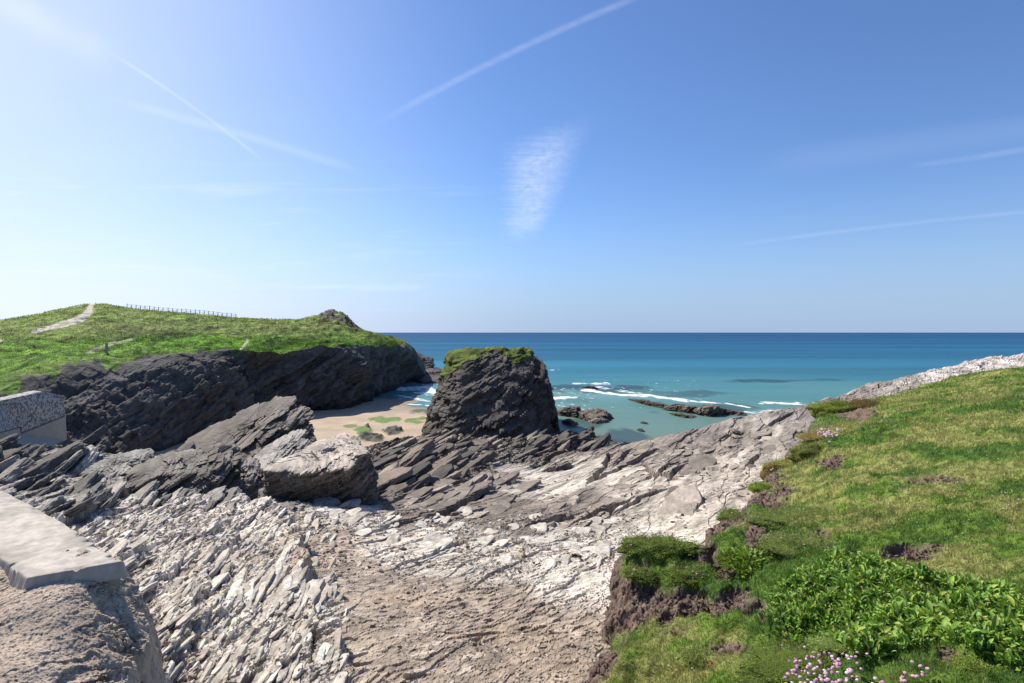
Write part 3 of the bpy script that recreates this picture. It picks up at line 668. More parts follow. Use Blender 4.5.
# ------------------------------------------------------------------ bedrock ledges: overlapping tilted slate beds of the left shore and the cove floor
SV = []; SF = []; SCo = []; sn = 0
def slab(c_, L, W, T, ang, seed, cl, n=4, bed=BED):
    global sn
    R_ = np.random.default_rng(seed); nb_v = np.array(bed)+np.array((R_.normal(0, .12), R_.normal(0, .09), 0)); nb_v /= np.linalg.norm(nb_v)
    a = np.array((math.cos(ang), math.sin(ang), 0.)); a -= a@nb_v*nb_v; a /= np.linalg.norm(a); b_ = np.cross(nb_v, a)
    V_, Fc = ico(n)
    # box-like body with cut corners
    N = [a, -a, b_, -b_, nb_v, -nb_v]; D = [L*.5*R_.uniform(.8, 1.1), L*.5*R_.uniform(.8, 1.1), W*.5, W*.5, T*.5, T*.5]
    for _ in range(5):
        q = a*R_.choice((-1, 1))*R_.uniform(.4, 1)+b_*R_.choice((-1, 1))*R_.uniform(.4, 1)*L/W*.5+nb_v*R_.normal(0, .35); q /= np.linalg.norm(q)
        N.append(q); D.append((abs(q@a)*L+abs(q@b_)*W+abs(q@nb_v)*T)*.5*R_.uniform(.62, .85))
    N = np.array(N); D = np.array(D)
    # stretch the sphere directions so that vertices spread evenly over the long box
    Vd = V_[:, :1]*a*L + V_[:, 1:2]*b_*W + V_[:, 2:]*nb_v*T*1.3; Vd /= np.linalg.norm(Vd, axis=1, keepdims=True)
    r = 1/((np.clip(Vd@N.T, 0, None)/D)**26).sum(1)**(1/26)
    p = c_+Vd*r[:, None]; r1, k1 = strata(p, T*.42, L*.4, seed+1); r2, k2 = strata(p, T*.15, L*.22, seed+2)
    sidev = Vd-(Vd@nb_v)[:, None]*nb_v*.75
    p = p+sidev*(T*.55*(r1-.6)+T*.25*(r2-.5)+T*.5*fbm3(p, 1.1/W, 3, seed))[:, None]
    cc = np.array(cl)*(1+.4*(k1-.5)+.3*(k2-.5)+.5*fbm3(p, 1.5/W, 3, seed+5))[:, None]
    wm = ss(SEA+1.0-p[:, 2], 0, 1.0)[:, None]; cc = cc*(1-.45*wm)
    SV.append(p); SF.append(Fc+sn); SCo.append(cc); sn += len(p)
Rs = np.random.default_rng(77)
def gpick(px, py): return pick(px, py, rPY, rX, rY, rZ)
rPY = HY - rZ/rY*F
def field(n_, x0, x1, y0, y1, angd, Lr, Wr, Tr, cols, up, nn=4, test=None, bed=BED):
    k = 0; tries = 0
    while k < n_ and tries < n_*20:
        tries += 1
        px, py = Rs.uniform(x0, x1), Rs.uniform(y0, y1)
        if test and not test(px, py): continue
        c_ = gpick(px, py); k += 1; T = Rs.uniform(*Tr); sc_ = Rs.choice([.5, .75, 1., 1.25])
        cl = np.array(cols[Rs.integers(len(cols))])*Rs.uniform(.8, 1.2)
        slab(c_+np.array((0, 0, up*T)), Rs.uniform(*Lr)*sc_, Rs.uniform(*Wr)*sc_, T*sc_, math.radians(Rs.normal(angd, 7)), int(Rs.integers(1, 99999)), cl, nn, bed)
gl_ = [(.22, .20, .175), (.15, .135, .12), (.30, .272, .235), (.11, .098, .085)]
br_ = [(.19, .152, .118), (.10, .083, .068), (.235, .19, .147), (.13, .107, .086), (.07, .06, .051)]
field(60, -40, 235, 447, 488, 100, (1.8, 3.6), (.6, 1.3), (.22, .45), gl_, .15, 5, lambda x, y: y < 478-.0*x+max(0, (x-100))*.12)
field(50, 10, 235, 480, 512, 98, (.8, 1.8), (.35, .8), (.10, .22), gl_+[(.36, .32, .27)], .0, 4, lambda x, y: y > 470+x*.05)
CB = (-.34, .02, .93)
field(60, 372, 470, 448, 500, 60, (1.6, 3.6), (.5, 1.1), (.18, .40), br_, .2, 4, lambda x, y: y < 500-(x-372)*.25, CB)
field(95, 380, 600, 436, 478, 58, (2.0, 5.0), (.7, 1.5), (.25, .55), br_, .3, 4, lambda x, y: y < 482-(x-400)*.17 and y > 430, CB)
field(45, 402, 460, 424, 448, 55, (2, 5), (.8, 1.6), (.3, .6), br_[:4], .3, 4, None, CB)
field(30, 530, 606, 432, 448, 58, (2, 5), (.8, 1.6), (.3, .6), [br_[1], br_[4]], .4, 4, None, CB)
field(30, 395, 500, 476, 505, 60, (1.5, 3.), (.5, 1.), (.10, .22), [(.2, .17, .14), (.24, .2, .165)], .0, 4, lambda x, y: y < 515-(x-372)*.2, (-.2, -.02, .97))
wt_ = [(.50, .45, .385), (.45, .40, .335), (.54, .485, .41), (.39, .35, .30), (.42, .355, .285)]
FB = (-.34, -.12, .93)
field(420, 90, 335, 508, 600, 97, (.22, .8), (.07, .20), (.03, .09), wt_, -.1, 3, lambda x, y: y > 500+abs(x-200)*.1, FB)
field(300, 150, 345, 590, 690, 95, (.12, .48), (.04, .13), (.02, .05), wt_, -.1, 3, None, FB)
field(90, 330, 620, 512, 566, 75, (.35, 1.0), (.2, .5), (.03, .07), wt_[:3], -.1, 3, lambda x, y: y < 532+(x-330)*.18 and y > 508+(x-330)*.04, (-.06, .02, .99))
SB = (-.13, .03, .99)
field(30, 400, 690, 462, 518, 62, (1.0, 2.4), (.3, .9), (.10, .18), [(.19, .157, .125), (.23, .19, .15), (.30, .255, .205)], -.15, 4, lambda x, y: y > 500-(x-400)*.12 and y < 520, SB)
field(40, 620, 800, 425, 470, 58, (1.0, 2.4), (.3, .8), (.10, .2), [(.23, .195, .16), (.28, .24, .195)], -.25, 4, lambda x, y: y > 455-(x-620)*.2, SB)
ledges = np_mesh('bedrock_ledges', np.concatenate(SV), np.concatenate(SF), M_rock2, np.clip(np.concatenate(SCo), .015, .6), smooth=False); tag(ledges, kind='structure')

# ------------------------------------------------------------------ boulders and ridges of the cove
def rock_thing(name, label, cat, P, **kw):
    o, *_ = hull_rock(name, P, **kw); tag(o, label, cat); return o
LG = (.18, .155, .128)
rock_thing('slab_boulder', 'largest pale-topped slate block with dark overhanging face beside the cove beach', 'boulder',
           [P3(262, 469, 17.0), P3(300, 450, 19.5), P3(322, 438, 21.5), P3(345, 433, 21.5), P3(362, 446, 19.5), P3(371, 451, 18.3), P3(380, 488, 18.6), P3(374, 514, 18.3), P3(340, 512, 18.1), P3(296, 507, 17.6), P3(268, 504, 17.4), P3(300, 475, 16.7), P3(350, 468, 17.0), P3(340, 500, 22), P3(374, 500, 21.5), P3(280, 500, 21)],
           n=7, amp=.18, th=.16, blk=1.1, seed=31, colr=LG, fine=.04, sharp=40, pale=1.5)
rock_thing('slab_boulder', 'light grey tilted slate slab wedged between the pale-topped block and the peaked ridge', 'boulder',
           [P3(246, 464, 21), P3(262, 448, 22), P3(290, 432, 23.5), P3(300, 428, 23.5), P3(312, 440, 22.5), P3(318, 455, 21.5), P3(300, 470, 20.5), P3(262, 470, 20), P3(250, 480, 21), P3(310, 475, 23), P3(270, 470, 24)],
           n=7, amp=.2, th=.2, blk=.9, seed=32, colr=(.2, .18, .155), fine=.05, sharp=24, pale=.9)
rock_thing('rock_ridge', 'peaked slate ridge with slanting dark layers rising above the beach shadow', 'rock ridge',
           [P3(168, 456, 25), P3(180, 445, 26), P3(207, 424, 28), P3(240, 409, 29), P3(272, 396, 30), P3(294, 397, 29), P3(308, 415, 28), P3(313, 425, 27), P3(312, 446, 25.5), P3(285, 462, 24.5), P3(255, 462, 23.5), P3(215, 462, 23.5), P3(262, 432, 25.5), P3(240, 470, 28), P3(310, 460, 29), P3(180, 470, 28)],
           n=7, amp=.42, th=.30, blk=1.5, seed=33, colr=(.175, .148, .12), fine=.09, sharp=18)
rock_thing('rock_ridge', 'long ribbed slate outcrop ending in a sheer shadowed face above the white rubble', 'rock ridge',
           [P3(128, 470, 17), P3(150, 456, 18.5), P3(190, 450, 19.5), P3(232, 446, 19.5), P3(238, 460, 18.3), P3(240, 490, 17.3), P3(212, 508, 15.8), P3(160, 497, 15.8), P3(120, 492, 16), P3(205, 470, 16.4), P3(165, 474, 16.3), P3(235, 480, 20), P3(150, 480, 20)],
           n=7, amp=.30, th=.20, blk=1.2, seed=34, colr=(.18, .158, .132), fine=.06, sharp=18)
rock_thing('rock_ledge', 'tilted pale slate ledge with a deep shaded undercut in front of the sea wall', 'rock ledge',
           [P3(78, 479, 17.5), P3(86, 466, 18.5), P3(120, 452, 21), P3(150, 446, 22.5), P3(156, 453, 21.5), P3(128, 470, 18.5), P3(100, 484, 17.5), P3(92, 494, 17.3), P3(135, 480, 18.5), P3(150, 470, 22), P3(90, 480, 20)],
           n=7, amp=.22, th=.18, blk=1.0, seed=35, colr=(.27, .25, .22), fine=.05, sharp=20)
rock_thing('rock', 'upright brown slate chunk standing between two large shadowed outcrops', 'rock',
           [P3(238, 458, 18.5), P3(258, 457, 18.8), P3(264, 468, 18), P3(264, 496, 17.2), P3(244, 502, 17), P3(238, 480, 17.5), P3(250, 475, 17), P3(255, 480, 19.5)], n=7, amp=.16, th=.16, blk=.7, seed=36, colr=(.24, .21, .19), fine=.04)
rock_thing('rock', 'small pointed rock leaning on the front of the pale-topped block', 'rock',
           [P3(258, 489, 16.6), P3(265, 487, 16.6), P3(268, 502, 16.2), P3(257, 503, 16.2), P3(262, 500, 15.9), P3(263, 495, 17)], n=5, amp=.05, th=.1, blk=.4, seed=37, colr=LG, fine=.02)
rock_thing('rock', 'flat dark wedge of slate lying at the foot of the pale-topped block', 'rock',
           [P3(264, 513, 15.2), P3(285, 501, 16), P3(297, 500, 16), P3(297, 506, 15.5), P3(283, 518, 14.8), P3(268, 520, 14.6), P3(290, 514, 15.6)], n=7, amp=.06, th=.08, blk=.4, seed=38, colr=(.2, .18, .16), fine=.02)
for i, (px, py, d, sx_, lab, cl_) in enumerate([(327, 505, 17, .5, 'low grey slab in the shade beneath the overhang of the pale-topped block', (.2, .19, .18)), (348, 504, 16.8, .38, 'small blue-grey rock sheltering under the corner of the pale-topped block', (.22, .22, .22)), (205, 516, 14.8, .42, 'rounded grey rock half buried in white rubble below the sheer face', (.28, .26, .24))]):
    c_ = np.array(P3(px, py, d)); R_ = random.Random(i+3)
    rock_thing('rock', lab, 'rock', [c_+np.array((R_.uniform(-1, 1)*sx_*1.3, R_.uniform(-1, 1)*sx_, R_.uniform(-.5, .5)*sx_)) for _ in range(14)], n=5, amp=.05, th=.1, blk=.4, seed=50+i, colr=cl_, fine=.02)

# reef and wave-washed rocks, all standing in the sea
def reef(label, pl, seed, colr=(.16, .13, .10), n=7, amp=.45, hmax=None, name='reef_rock'):
    P = []; R_ = random.Random(seed)
    for (px, py, hz) in pl:
        x, y, z = PZ(px, py, SEA+hz); P += [(x, y, z), (x+R_.uniform(-.8, .8), y+R_.uniform(1.5, 3.5), z-.3), (x*1.01, y-.8, SEA-.8), (x, y+4, SEA-.8)]
    return rock_thing(name, label, 'reef rock', P, n=n, amp=amp, th=.35, blk=1.2, seed=seed, colr=colr, fine=.15, sharp=12)
reef('long low brown reef rock forming the seaward tail of the reef', [(628, 398, .5), (640, 399, .9), (660, 403, .9), (672, 405, .7)], 61)
reef('broad brown reef rock in the middle of the reef below the breaking foam', [(664, 407, .6), (674, 404, 1.3), (690, 405, 1.5), (704, 408, .6)], 62)
reef('chunky pale brown reef rock standing highest in the reef', [(697, 410, .8), (706, 405, 1.9), (720, 406, 1.6), (728, 411, .5)], 63, (.2, .16, .125))
reef('flat outermost reef rock nearest the pale shelf', [(722, 412, .5), (735, 410, .9), (748, 413, .5)], 64, (.15, .125, .1))
reef('small brown rock awash in front of the reef', [(672, 413, .3), (684, 414, .6), (694, 416, .2)], 65, n=5)
reef('small dark rock breaking the foam line out from the stack', [(583, 387, .3), (592, 385.5, .9), (598, 388, .3)], 66, (.06, .06, .055), n=5)
reef('square dark shore rock close beside the stack foot', [(560, 412, .6), (568, 406, 1.7), (577, 407, 1.5), (580, 414, .6)], 67, (.13, .11, .09), n=6)
reef('long brown shore rock with a pale flat front beside the stack', [(578, 412, 1.0), (592, 409, 1.5), (604, 410, 1.3), (613, 415, .6), (596, 422, .4)], 68, (.17, .14, .11), n=6)
reef('low pale slab at the waterline between the shore rocks', [(588, 421, .3), (598, 418, .8), (610, 420, .3)], 69, (.26, .22, .18), n=5, amp=.2)
reef('small tan boulder at the waterline near the stack base', [(562, 420, .5), (570, 418, 1.1), (576, 423, .4)], 70, (.27, .23, .18), n=5, amp=.2)
reef('dark pointed skerry just off the headland tip', [(416, 353+4, 5.2), (424, 355, 5.4), (432, 356, 4.6), (428, 372, 1.0), (418, 372, 1.)], 71, (.07, .068, .065), n=7, amp=.8)
reef('low dark rocks bar filling the gap between headland and stack', [(414, 376, 1.0), (425, 368, 2.6), (440, 367, 3.0), (452, 370, 2.4), (420, 382, .6), (440, 382, .6)], 72, (.09, .075, .07), n=7, amp=.9, name='rock_bar')
for i, (px, py, lab) in enumerate([(643, 431, 'tiny weedy rock poking from the clear shallows'), (645, 423, 'dark weedy rock just awash in the shallow inlet')]):
    reef(lab, [(px-4, py, .1), (px, py-1, .3), (px+4, py+1, .1)], 80+i, (.05, .05, .035), n=4, amp=.12)

# ------------------------------------------------------------------ sea wall (upper left)
M_conc = mat('concrete', .88, bumps=((60., .0015, 'noise'),), var=.25, varscale=14.)
M_concd = mat('smooth_render', .85, col=(.32, .285, .24), attr=False, bumps=((4., .01, 'noise'),), var=.18, varscale=2.)
M_peb = bpy.data.materials.new('pebbledash'); M_peb.use_nodes = True; t = M_peb.node_tree; E.t = t; b = t.nodes['Principled BSDF']; b.inputs['Roughness'].default_value = .8
g = t.nodes.new('ShaderNodeNewGeometry').outputs['Position']; vo = t.nodes.new('ShaderNodeTexVoronoi'); vo.inputs['Scale'].default_value = 13; t.links.new(g, vo.inputs['Vector'])
s2 = t.nodes.new('ShaderNodeSeparateColor'); t.links.new(vo.outputs['Color'], s2.inputs[0])
t.links.new(mixc(sstep(E(s2.outputs[0]), .35, .6), (.13, .125, .13), (.40, .38, .35)), b.inputs['Base Color'])
bn = t.nodes.new('ShaderNodeBump'); bn.inputs['Distance'].default_value = .03; bn.inputs['Strength'].default_value = 1; t.links.new((1.0-E(vo.outputs['Distance'])*1.2).s, bn.inputs['Height']); t.links.new(bn.outputs[0], b.inputs['Normal'])
wl = bpy.data.objects.new('sea_wall', None); C.objects.link(wl); wl0 = np.array(P3(66, 436, 26)); wl.location = wl0
tag(wl, 'thick concrete sea wall faced with grey pebbles above smooth render below the headland', 'wall')
def prism(name, poly_front, back, m, parent, base, bev=.02):
    """extrude a polygon given by points along a vector"""
    P = np.array(poly_front)-base; n = len(P); bm = bmesh.new()
    a = [bm.verts.new(p) for p in P]; b_ = [bm.verts.new(p+np.array(back)) for p in P]
    bm.faces.new(a); bm.faces.new(b_[::-1])
    for i in range(n): bm.faces.new((a[i], b_[i], b_[(i+1) % n], a[(i+1) % n]))
    bmesh.ops.recalc_face_normals(bm, faces=bm.faces)
    if bev: bmesh.ops.bevel(bm, geom=bm.edges[:], offset=bev, segments=2, affect='EDGES')
    me = bpy.data.meshes.new(name); bm.to_mesh(me); bm.free(); me.materials.append(m); o = bpy.data.objects.new(name, me); C.objects.link(o); o.parent = parent
    return o
wd_ = lambda px: 21.5+px*.068
def WP(px, py): return P3(px, py, wd_(px))
bk = (-.75, .35, .02)
prism('pebble_face', [WP(-120, 416), WP(0, 401), WP(42, 391.5), WP(60, 394.5), WP(64, 404), WP(66, 415), WP(22, 433), WP(20, 427), WP(-120, 468)], bk, M_peb, wl, wl0, .03)
prism('smooth_plinth', [WP(-120, 468.6), WP(20, 427.6), WP(21.6, 433.8), WP(66, 415.8), WP(67, 440), WP(20, 458), WP(-120, 510)], (-.85, .40, 0), M_concd, wl, wl0, .02)
prism('joint', [WP(10.2, 432), WP(11.0, 431.8), WP(11.0, 462), WP(10.2, 462)], (.012, -.006, 0), mat('joint_dark', .9, col=(.1, .1, .1), attr=False), wl, wl0, 0)

# ------------------------------------------------------------------ near wall end and cement mound
nw = bpy.data.objects.new('low_wall', None); C.objects.link(nw)
zt = -1.8
def TP(px, py, z=zt): return PZ(px, py, z)
top = [TP(-260, 408), TP(0, 489), TP(60, 521), TP(123, 561), TP(27, 578), TP(0, 557), TP(-260, 440+60)]
top = [(x, y, zt) for x, y, _ in top]
nw0 = np.array(top[3]); nw.location = nw0
tag(nw, 'low broad concrete wall end with a smooth pale top beside the slate rubble', 'wall')
cgx, cgy = np.meshgrid(np.linspace(-6.6, -2.4, 800), np.linspace(3.1, 6.6, 640))
tp2 = [(x, y) for x, y, _ in top]
ws_ = .009*fbm2(cgx*5, cgy*5, 3, 401)+.005*fbm2(cgx*20, cgy*20, 2, 402)
dC, _, _ = to_line(cgx+ws_, cgy+ws_, tp2+[tp2[0]]); sC = np.where(inside(cgx+ws_, cgy+ws_, tp2), dC, -dC)
chip = ss(fbm2(cgx*5, cgy*5, 4, 403), .18, .3)*(1-ss(sC, .0, .07))*.02
cz = zt - np.clip(.006-sC, 0, 1)*.6 - np.clip(-sC, 0, .03)*3.4 + .0006*fbm2(cgx*3, cgy*3, 2, 404) +   .0005*fbm2(cgx*25, cgy*25, 4, 405) - chip
ccl = np.array((.43, .385, .325))*(1+.25*fbm2(cgx*1.3, cgy*1.3, 4, 406)+.35*fbm2(cgx*14, cgy*14, 4, 407, .65))[..., None]
stc = ss(fbm2(cgx*2.2, cgy*2.2, 5, 408, .6), .08, .35)[..., None]*.4+(1-ss(sC, 0, .09))[..., None]*.25*(1+fbm2(cgx*9, cgy*9, 3, 409))[..., None]
ccl = ccl*(1-stc)+np.array((.22, .20, .165))*stc
cf = grid_faces(*cgx.shape); kk = (sC > -.034).reshape(-1)
np_mesh('coping_slab', np.stack([cgx, cgy, cz], -1).reshape(-1, 3)-nw0, cf[kk[cf].all(1)], M_conc, np.clip(ccl, .03, .7).reshape(-1, 3), parent=nw)
ins = lambda p, q, k: tuple(np.array(p)*(1-k)+np.array(q)*k)
cen = np.mean(np.array(top), 0)
body = [ins(p, cen, .008) for p in top]; body = [(x, y, zt-.05) for x, y, _ in body]
prism('wall_body', body, (0, 0, -2.6), M_concd, nw, nw0, .01)
# mound
gx, gy = np.meshgrid(np.linspace(-4.6, -1.9, 760), np.linspace(1.9, 4.3, 680))
mp_pts = [TP(30, 588, -1.87), TP(75, 580, -1.86), TP(118, 572, -1.90), TP(60, 640, -2.0), TP(0, 640, -1.98), TP(0, 683, -2.0), TP(100, 640, -2.10), TP(60, 683, -2.1), TP(100, 683, -2.15), (-4.6, 3.0, -1.95), (-4.6, 2., -2.0), (-3.0, 1.9, -2.2), TP(0, 600, -1.95), TP(-60, 620, -1.95), TP(125, 600, -2.1)]
mf = RBF(mp_pts, .3); mz = mf(gx, gy)
rim = [np.array(TP(*a)) for a in [(122, 566, -1.95), (138, 592, -2.15), (144, 616, -2.3), (142, 645, -2.4), (130, 683, -2.45), (112, 760, -2.4)]]
rim = [np.array((rim[0][0]-.05, 4.4, -1.9))]+rim
dm, sm, _ = to_line(gx+.12*fbm2(gx*3, gy*3, 3, 3), gy+.12*fbm2(gx*3, gy*3, 3, 4), rim)
outs = np.where(sm > 0, dm, -dm)
mz = mz - np.where(outs > -.35, (np.clip(outs+.35, 0, 9)**2)*1.0, 0) - np.clip(outs, 0, 9)*2.6 + ss(outs, -.1, .2)*.14*fbm2(gx*3, gy*3, 4, 19)
rough_z = ss(outs, -.55, -.1)
mz += .05*fbm2(gx*2.2, gy*2.2, 3, 6) + .012*fbm2(gx*9, gy*9, 5, 7, .6) + .009*fbm2(gx*45, gy*45, 4, 8, .7)
hk1, rk1, _ = facets(gx, gy, .12, 1.8, 1.2, 41, .5, 1.0); mz += rough_z*.03*hk1 + .004*hk1 + rough_z*.06*fbm2(gx*8, gy*8, 5, 9)
Pm = np.stack([gx, gy, mz], -1); nm_ = np.cross(np.gradient(Pm, axis=1), np.gradient(Pm, axis=0)); nm_ /= np.linalg.norm(nm_, axis=-1, keepdims=True)
stm = (1-ss(np.abs(nm_[..., 2]), .4, .75)); mq = stm > .02; pm_ = Pm[mq]
hq_ = .06*fbm3(pm_, 4., 4, 71, .5)+.012*fbm3(pm_, 25., 3, 72, .6); Pm[mq] = pm_+nm_[mq]*(hq_*stm[mq])[:, None]
mcol = np.array((.47, .38, .295))*(1+.4*fbm2(gx*60, gy*60, 3, 88, .7)+.3*fbm2(gx*3, gy*3, 4, 10)+.14*(rk1-.5))[..., None]
stn = ss(fbm2(gx*2+3, gy*2, 4, 12), .05, .4)[..., None]*.35; mcol = mcol*(1-stn)+np.array((.21, .18, .155))*stn
M_mound = mat('cemented_earth', .93, bumps=((30., .012, 'noise'), (110., .004, 'noise')), var=.22, varscale=18., spec=.1)
mo = np_mesh('cement_mound', Pm.reshape(-1, 3), grid_faces(*gx.shape), M_mound, mcol.reshape(-1, 3))
tag(mo, 'rounded sandy brown cemented mound spilling from under the end of the low concrete wall', 'mound')

# ------------------------------------------------------------------ grass bank
bkp = [PZ(*a) for a in [(640, 548, -3.05), (610, 635, -3.95), (625, 600, -3.55), (660, 600, -3.4), (650, 655, -3.2), (650, 700, -3.25), (600, 655, -3.3), (600, 760, -3.3), (720, 610, -3.1), (700, 580, -3.2), (740, 600, -2.98), (760, 660, -2.85), (700, 690, -3.0), (700, 800, -2.9),
       (750, 560, -2.95), (800, 600, -2.6), (900, 600, -2.3), (900, 680, -2.25), (1020, 600, -2.15), (1020, 683, -2.05), (1100, 800, -1.95), (850, 900, -2.1), (850, 500, -2.75), (1000, 500, -2.3), (850, 440, -2.95), (1000, 440, -2.25), (1020, 400, -2.05), (1020, 370, -1.98), (900, 405, -3.0), (830, 425, -3.5), (785, 465, -3.6), (720, 525, -3.3), (960, 376, -2.45), (780, 510, -3.15), (680, 550, -3.15), (1200, 500, -1.9), (1200, 380, -1.7), (820, 545, -2.75), (835, 550, -2.75), (920, 555, -2.5), (1150, 355, -1.85)]]
bankf = RBF(bkp, .5)
poly = [PZ(*a)[:2] for a in [(575, 800, -3.3), (588, 690, -3.3), (595, 660, -3.35), (604, 640, -3.7), (604, 615, -3.75), (610, 590, -3.55), (610, 565, -3.25), (622, 540, -3.1), (650, 532, -3.05), (685, 543, -3.2), (708, 537, -3.2), (716, 518, -3.35), (738, 497, -3.4), (755, 480, -3.5), (775, 462, -3.65), (800, 440, -3.75), (815, 425, -3.7), (824, 410, -3.6), (845, 401, -3.45), (872, 397, -3.25), (900, 391, -3.0), (940, 378.5, -2.6), (975, 370, -2.3), (1024, 361, -2.02), (1100, 354, -1.85)]]
poly += [(70, 42), (70, -5), (1.0, -5)]
NB = 760; bpxs = np.linspace(560, 1175, NB); bds = np.geomspace(2.3, 46, 1150)
BPX, BD = np.meshgrid(bpxs, bds); BX = (BPX-CX)/F*BD; BY = BD
wsc = np.clip(BY/8, .5, 2.5)
ex_, ey_ = BX+.26*wsc*fbm2(BX*2.2/wsc, BY*2.2/wsc, 4, 101), BY+.26*wsc*fbm2(BX*2.2/wsc+5, BY*2.2/wsc, 4, 102)
dB, _, _ = to_line(ex_, ey_, poly+[poly[0]]); sB = np.where(inside(ex_, ey_, poly), dB, -dB)
BZ = bankf(BX, BY)
hump = .12*fbm2(BX*1.6, BY*1.6, 4, 103) + .09*fbm2(BX*6, BY*6, 3, 104)*ss(sB, 0, .3) + np.where(BY > 9, .16*fbm2(BX*.55, BY*.55, 3, 105), 0)*ss(BY, 9, 14)
BZ = BZ + hump*ss(sB, -.1, .4)
BZ = BZ - .10*(1-ss(sB, 0, .22)) - np.clip(-sB-.0, 0, 2)*4.5
BPY = HY-BZ/BY*F
def bl(px, py, rx, ry, sd0=0, nz=.8):
    q_ = ((BPX-px)/rx)**2+((BPY-py)/ry)**2
    return 1-ss(q_+nz*2*fbm2(BX*3, BY*3, 4, 140+sd0), .5, 1.1)
soil = np.maximum.reduce([(1-ss(sB+.45*fbm2(BX*1.7, BY*1.7, 4, 161)*np.clip(BY/8, .6, 2), .10, .34*np.clip(BY/8, .6, 1.6)))*(1-ss(BY, 17, 24)), bl(655, 604, 54, 33, 1, .6), bl(612, 605, 26, 45, 2, .3), bl(735, 605, 36, 16, 3), bl(738, 650, 32, 7, 4), bl(775, 495, 34, 14, 5), bl(755, 478, 30, 12, 6), bl(722, 568, 14, 12, 7), bl(858, 412, 26, 9, 8, .5), bl(822, 538, 14, 13, 9, .3), bl(908, 553, 36, 10, 10), bl(700, 548, 22, 12, 11), bl(765, 535, 24, 14, 12), bl(830, 462, 18, 10, 13), bl(935, 480, 30, 5, 14)*.6, bl(985, 662, 14, 5, 15), bl(950, 655, 20, 7, 16), bl(770, 455, 16, 10, 17), bl(640, 565, 14, 7, 18)*.8])
hole = np.maximum(bl(824, 538, 11, 9, 20, .2), bl(712, 552, 7, 10, 21, .2)*.8); BZ = BZ - .22*hole
BZ = BZ - .05*soil + soil*.016*facets(BX, BY, .09, 1.2, .4, 151, .4, 1.2)[0] + soil*.05*fbm2(BX*14, BY*14, 4, 153, .65)
steep = 1-ss(sB, -.04, .10)
gb1 = 1.25*fbm2(BX*1.1, BY*1.1, 5, 111, .6); gb2 = fbm2(BX*3.2, BY*3.2, 4, 112)
gA = np.array((.135, .215, .035)); gB_ = np.array((.27, .285, .085)); gC = np.array((.08, .155, .03))
q1 = ss(gb1+.5*gb2+.25*ss(BY, 6, 11)-.12*ss(7-BY, 0, 2), .0, .45)[..., None]
gcol = gA*(1-q1)+gB_*q1; q2 = ss(-gb1+.6*gb2, .1, .4)[..., None]; gcol = gcol*(1-q2)+gC*q2
soilc = np.array((.17, .12, .095))*(1+.5*fbm2(BX*7, BY*7, 4, 113))[..., None]
sm_ = np.clip(np.maximum(soil, steep*(ss(16-BY, 0, 6)*.6+.4)), 0, 1)[..., None]
bcol = gcol*.9*(1-sm_)+soilc*sm_
Pb = np.stack([BX, BY, BZ], -1); nb_ = np.cross(np.gradient(Pb, axis=1), np.gradient(Pb, axis=0)); nb_ /= np.linalg.norm(nb_, axis=-1, keepdims=True)+1e-9
mB = (sm_[..., 0] > .3) & (BY < 16) & (sB > -1.2); pB = Pb[mB]
qB = pB + nb_[mB]*((.13*fbm3(pB, 2.6, 3, 61, .5)+.05*fbm3(pB, 14., 4, 64, .7))+.02*fbm3(pB, 30., 3, 62))[:, None]*sm_[..., 0][mB][:, None]
BX0, BY0 = BX, BY; BX = BX.copy(); BY = BY.copy(); BX[mB] = qB[:, 0]; BY[mB] = qB[:, 1]; BZ[mB] = qB[:, 2]
bcol[mB] *= (1+.7*fbm3(pB, 12., 3, 63))[:, None]
kf = (sB > -.9)
fcb = grid_faces(*BX.shape); kv = kf.reshape(-1); fcb = fcb[kv[fcb].all(1)]
bank = np_mesh('grass_bank', np.stack([BX, BY, BZ], -1).reshape(-1, 3), fcb, M_bank, np.clip(bcol, .01, .6).reshape(-1, 3)); tag(bank, kind='structure')
def pickb(px, py): return pick(px, py, BPY, BX, BY, BZ, bpxs)

# ------------------------------------------------------------------ instancing of tiny shapes into one mesh
def scatter(tv, tf, pos, yaw, pitch, roll, scl, col):
    """tv (k,3), tf list of faces; all arrays per instance; returns verts, faces, cols. col (n,3)"""
    n = len(pos); k = len(tv)
    cy, sy = np.cos(yaw), np.sin(yaw); cp, sp = np.cos(pitch), np.sin(pitch); cr, sr = np.cos(roll), np.sin(roll)
    v = tv[None]*scl[:, None, :]
    x, y, z = v[..., 0], v[..., 1], v[..., 2]
    x, z = x*cr[:, None]+z*sr[:, None], -x*sr[:, None]+z*cr[:, None]        # roll about y
    y, z = y*cp[:, None]-z*sp[:, None], y*sp[:, None]+z*cp[:, None]         # pitch about x
    x, y = x*cy[:, None]-y*sy[:, None], x*sy[:, None]+y*cy[:, None]
    V_ = np.stack([x, y, z], -1)+pos[:, None, :]
    off = (np.arange(n)*k)[:, None, None]
    return V_.reshape(-1, 3), [(f[None]+off).reshape(-1, f.shape[1]) for f in tf], np.repeat(col, k, 0)
BL_V = np.array([(-.5, 0, 0), (.5, 0, 0), (-.35, .12, .5), (.35, .12, .5), (0, .45, 1.0)]); BL_F = [np.array([(0, 1, 3, 2)]), np.array([(2, 3, 4)])]
TR_V = np.array([(-.5, 0, 0), (.5, 0, 0), (0, .35, 1.0)]); TR_F = [np.array([(0, 1, 2)])]
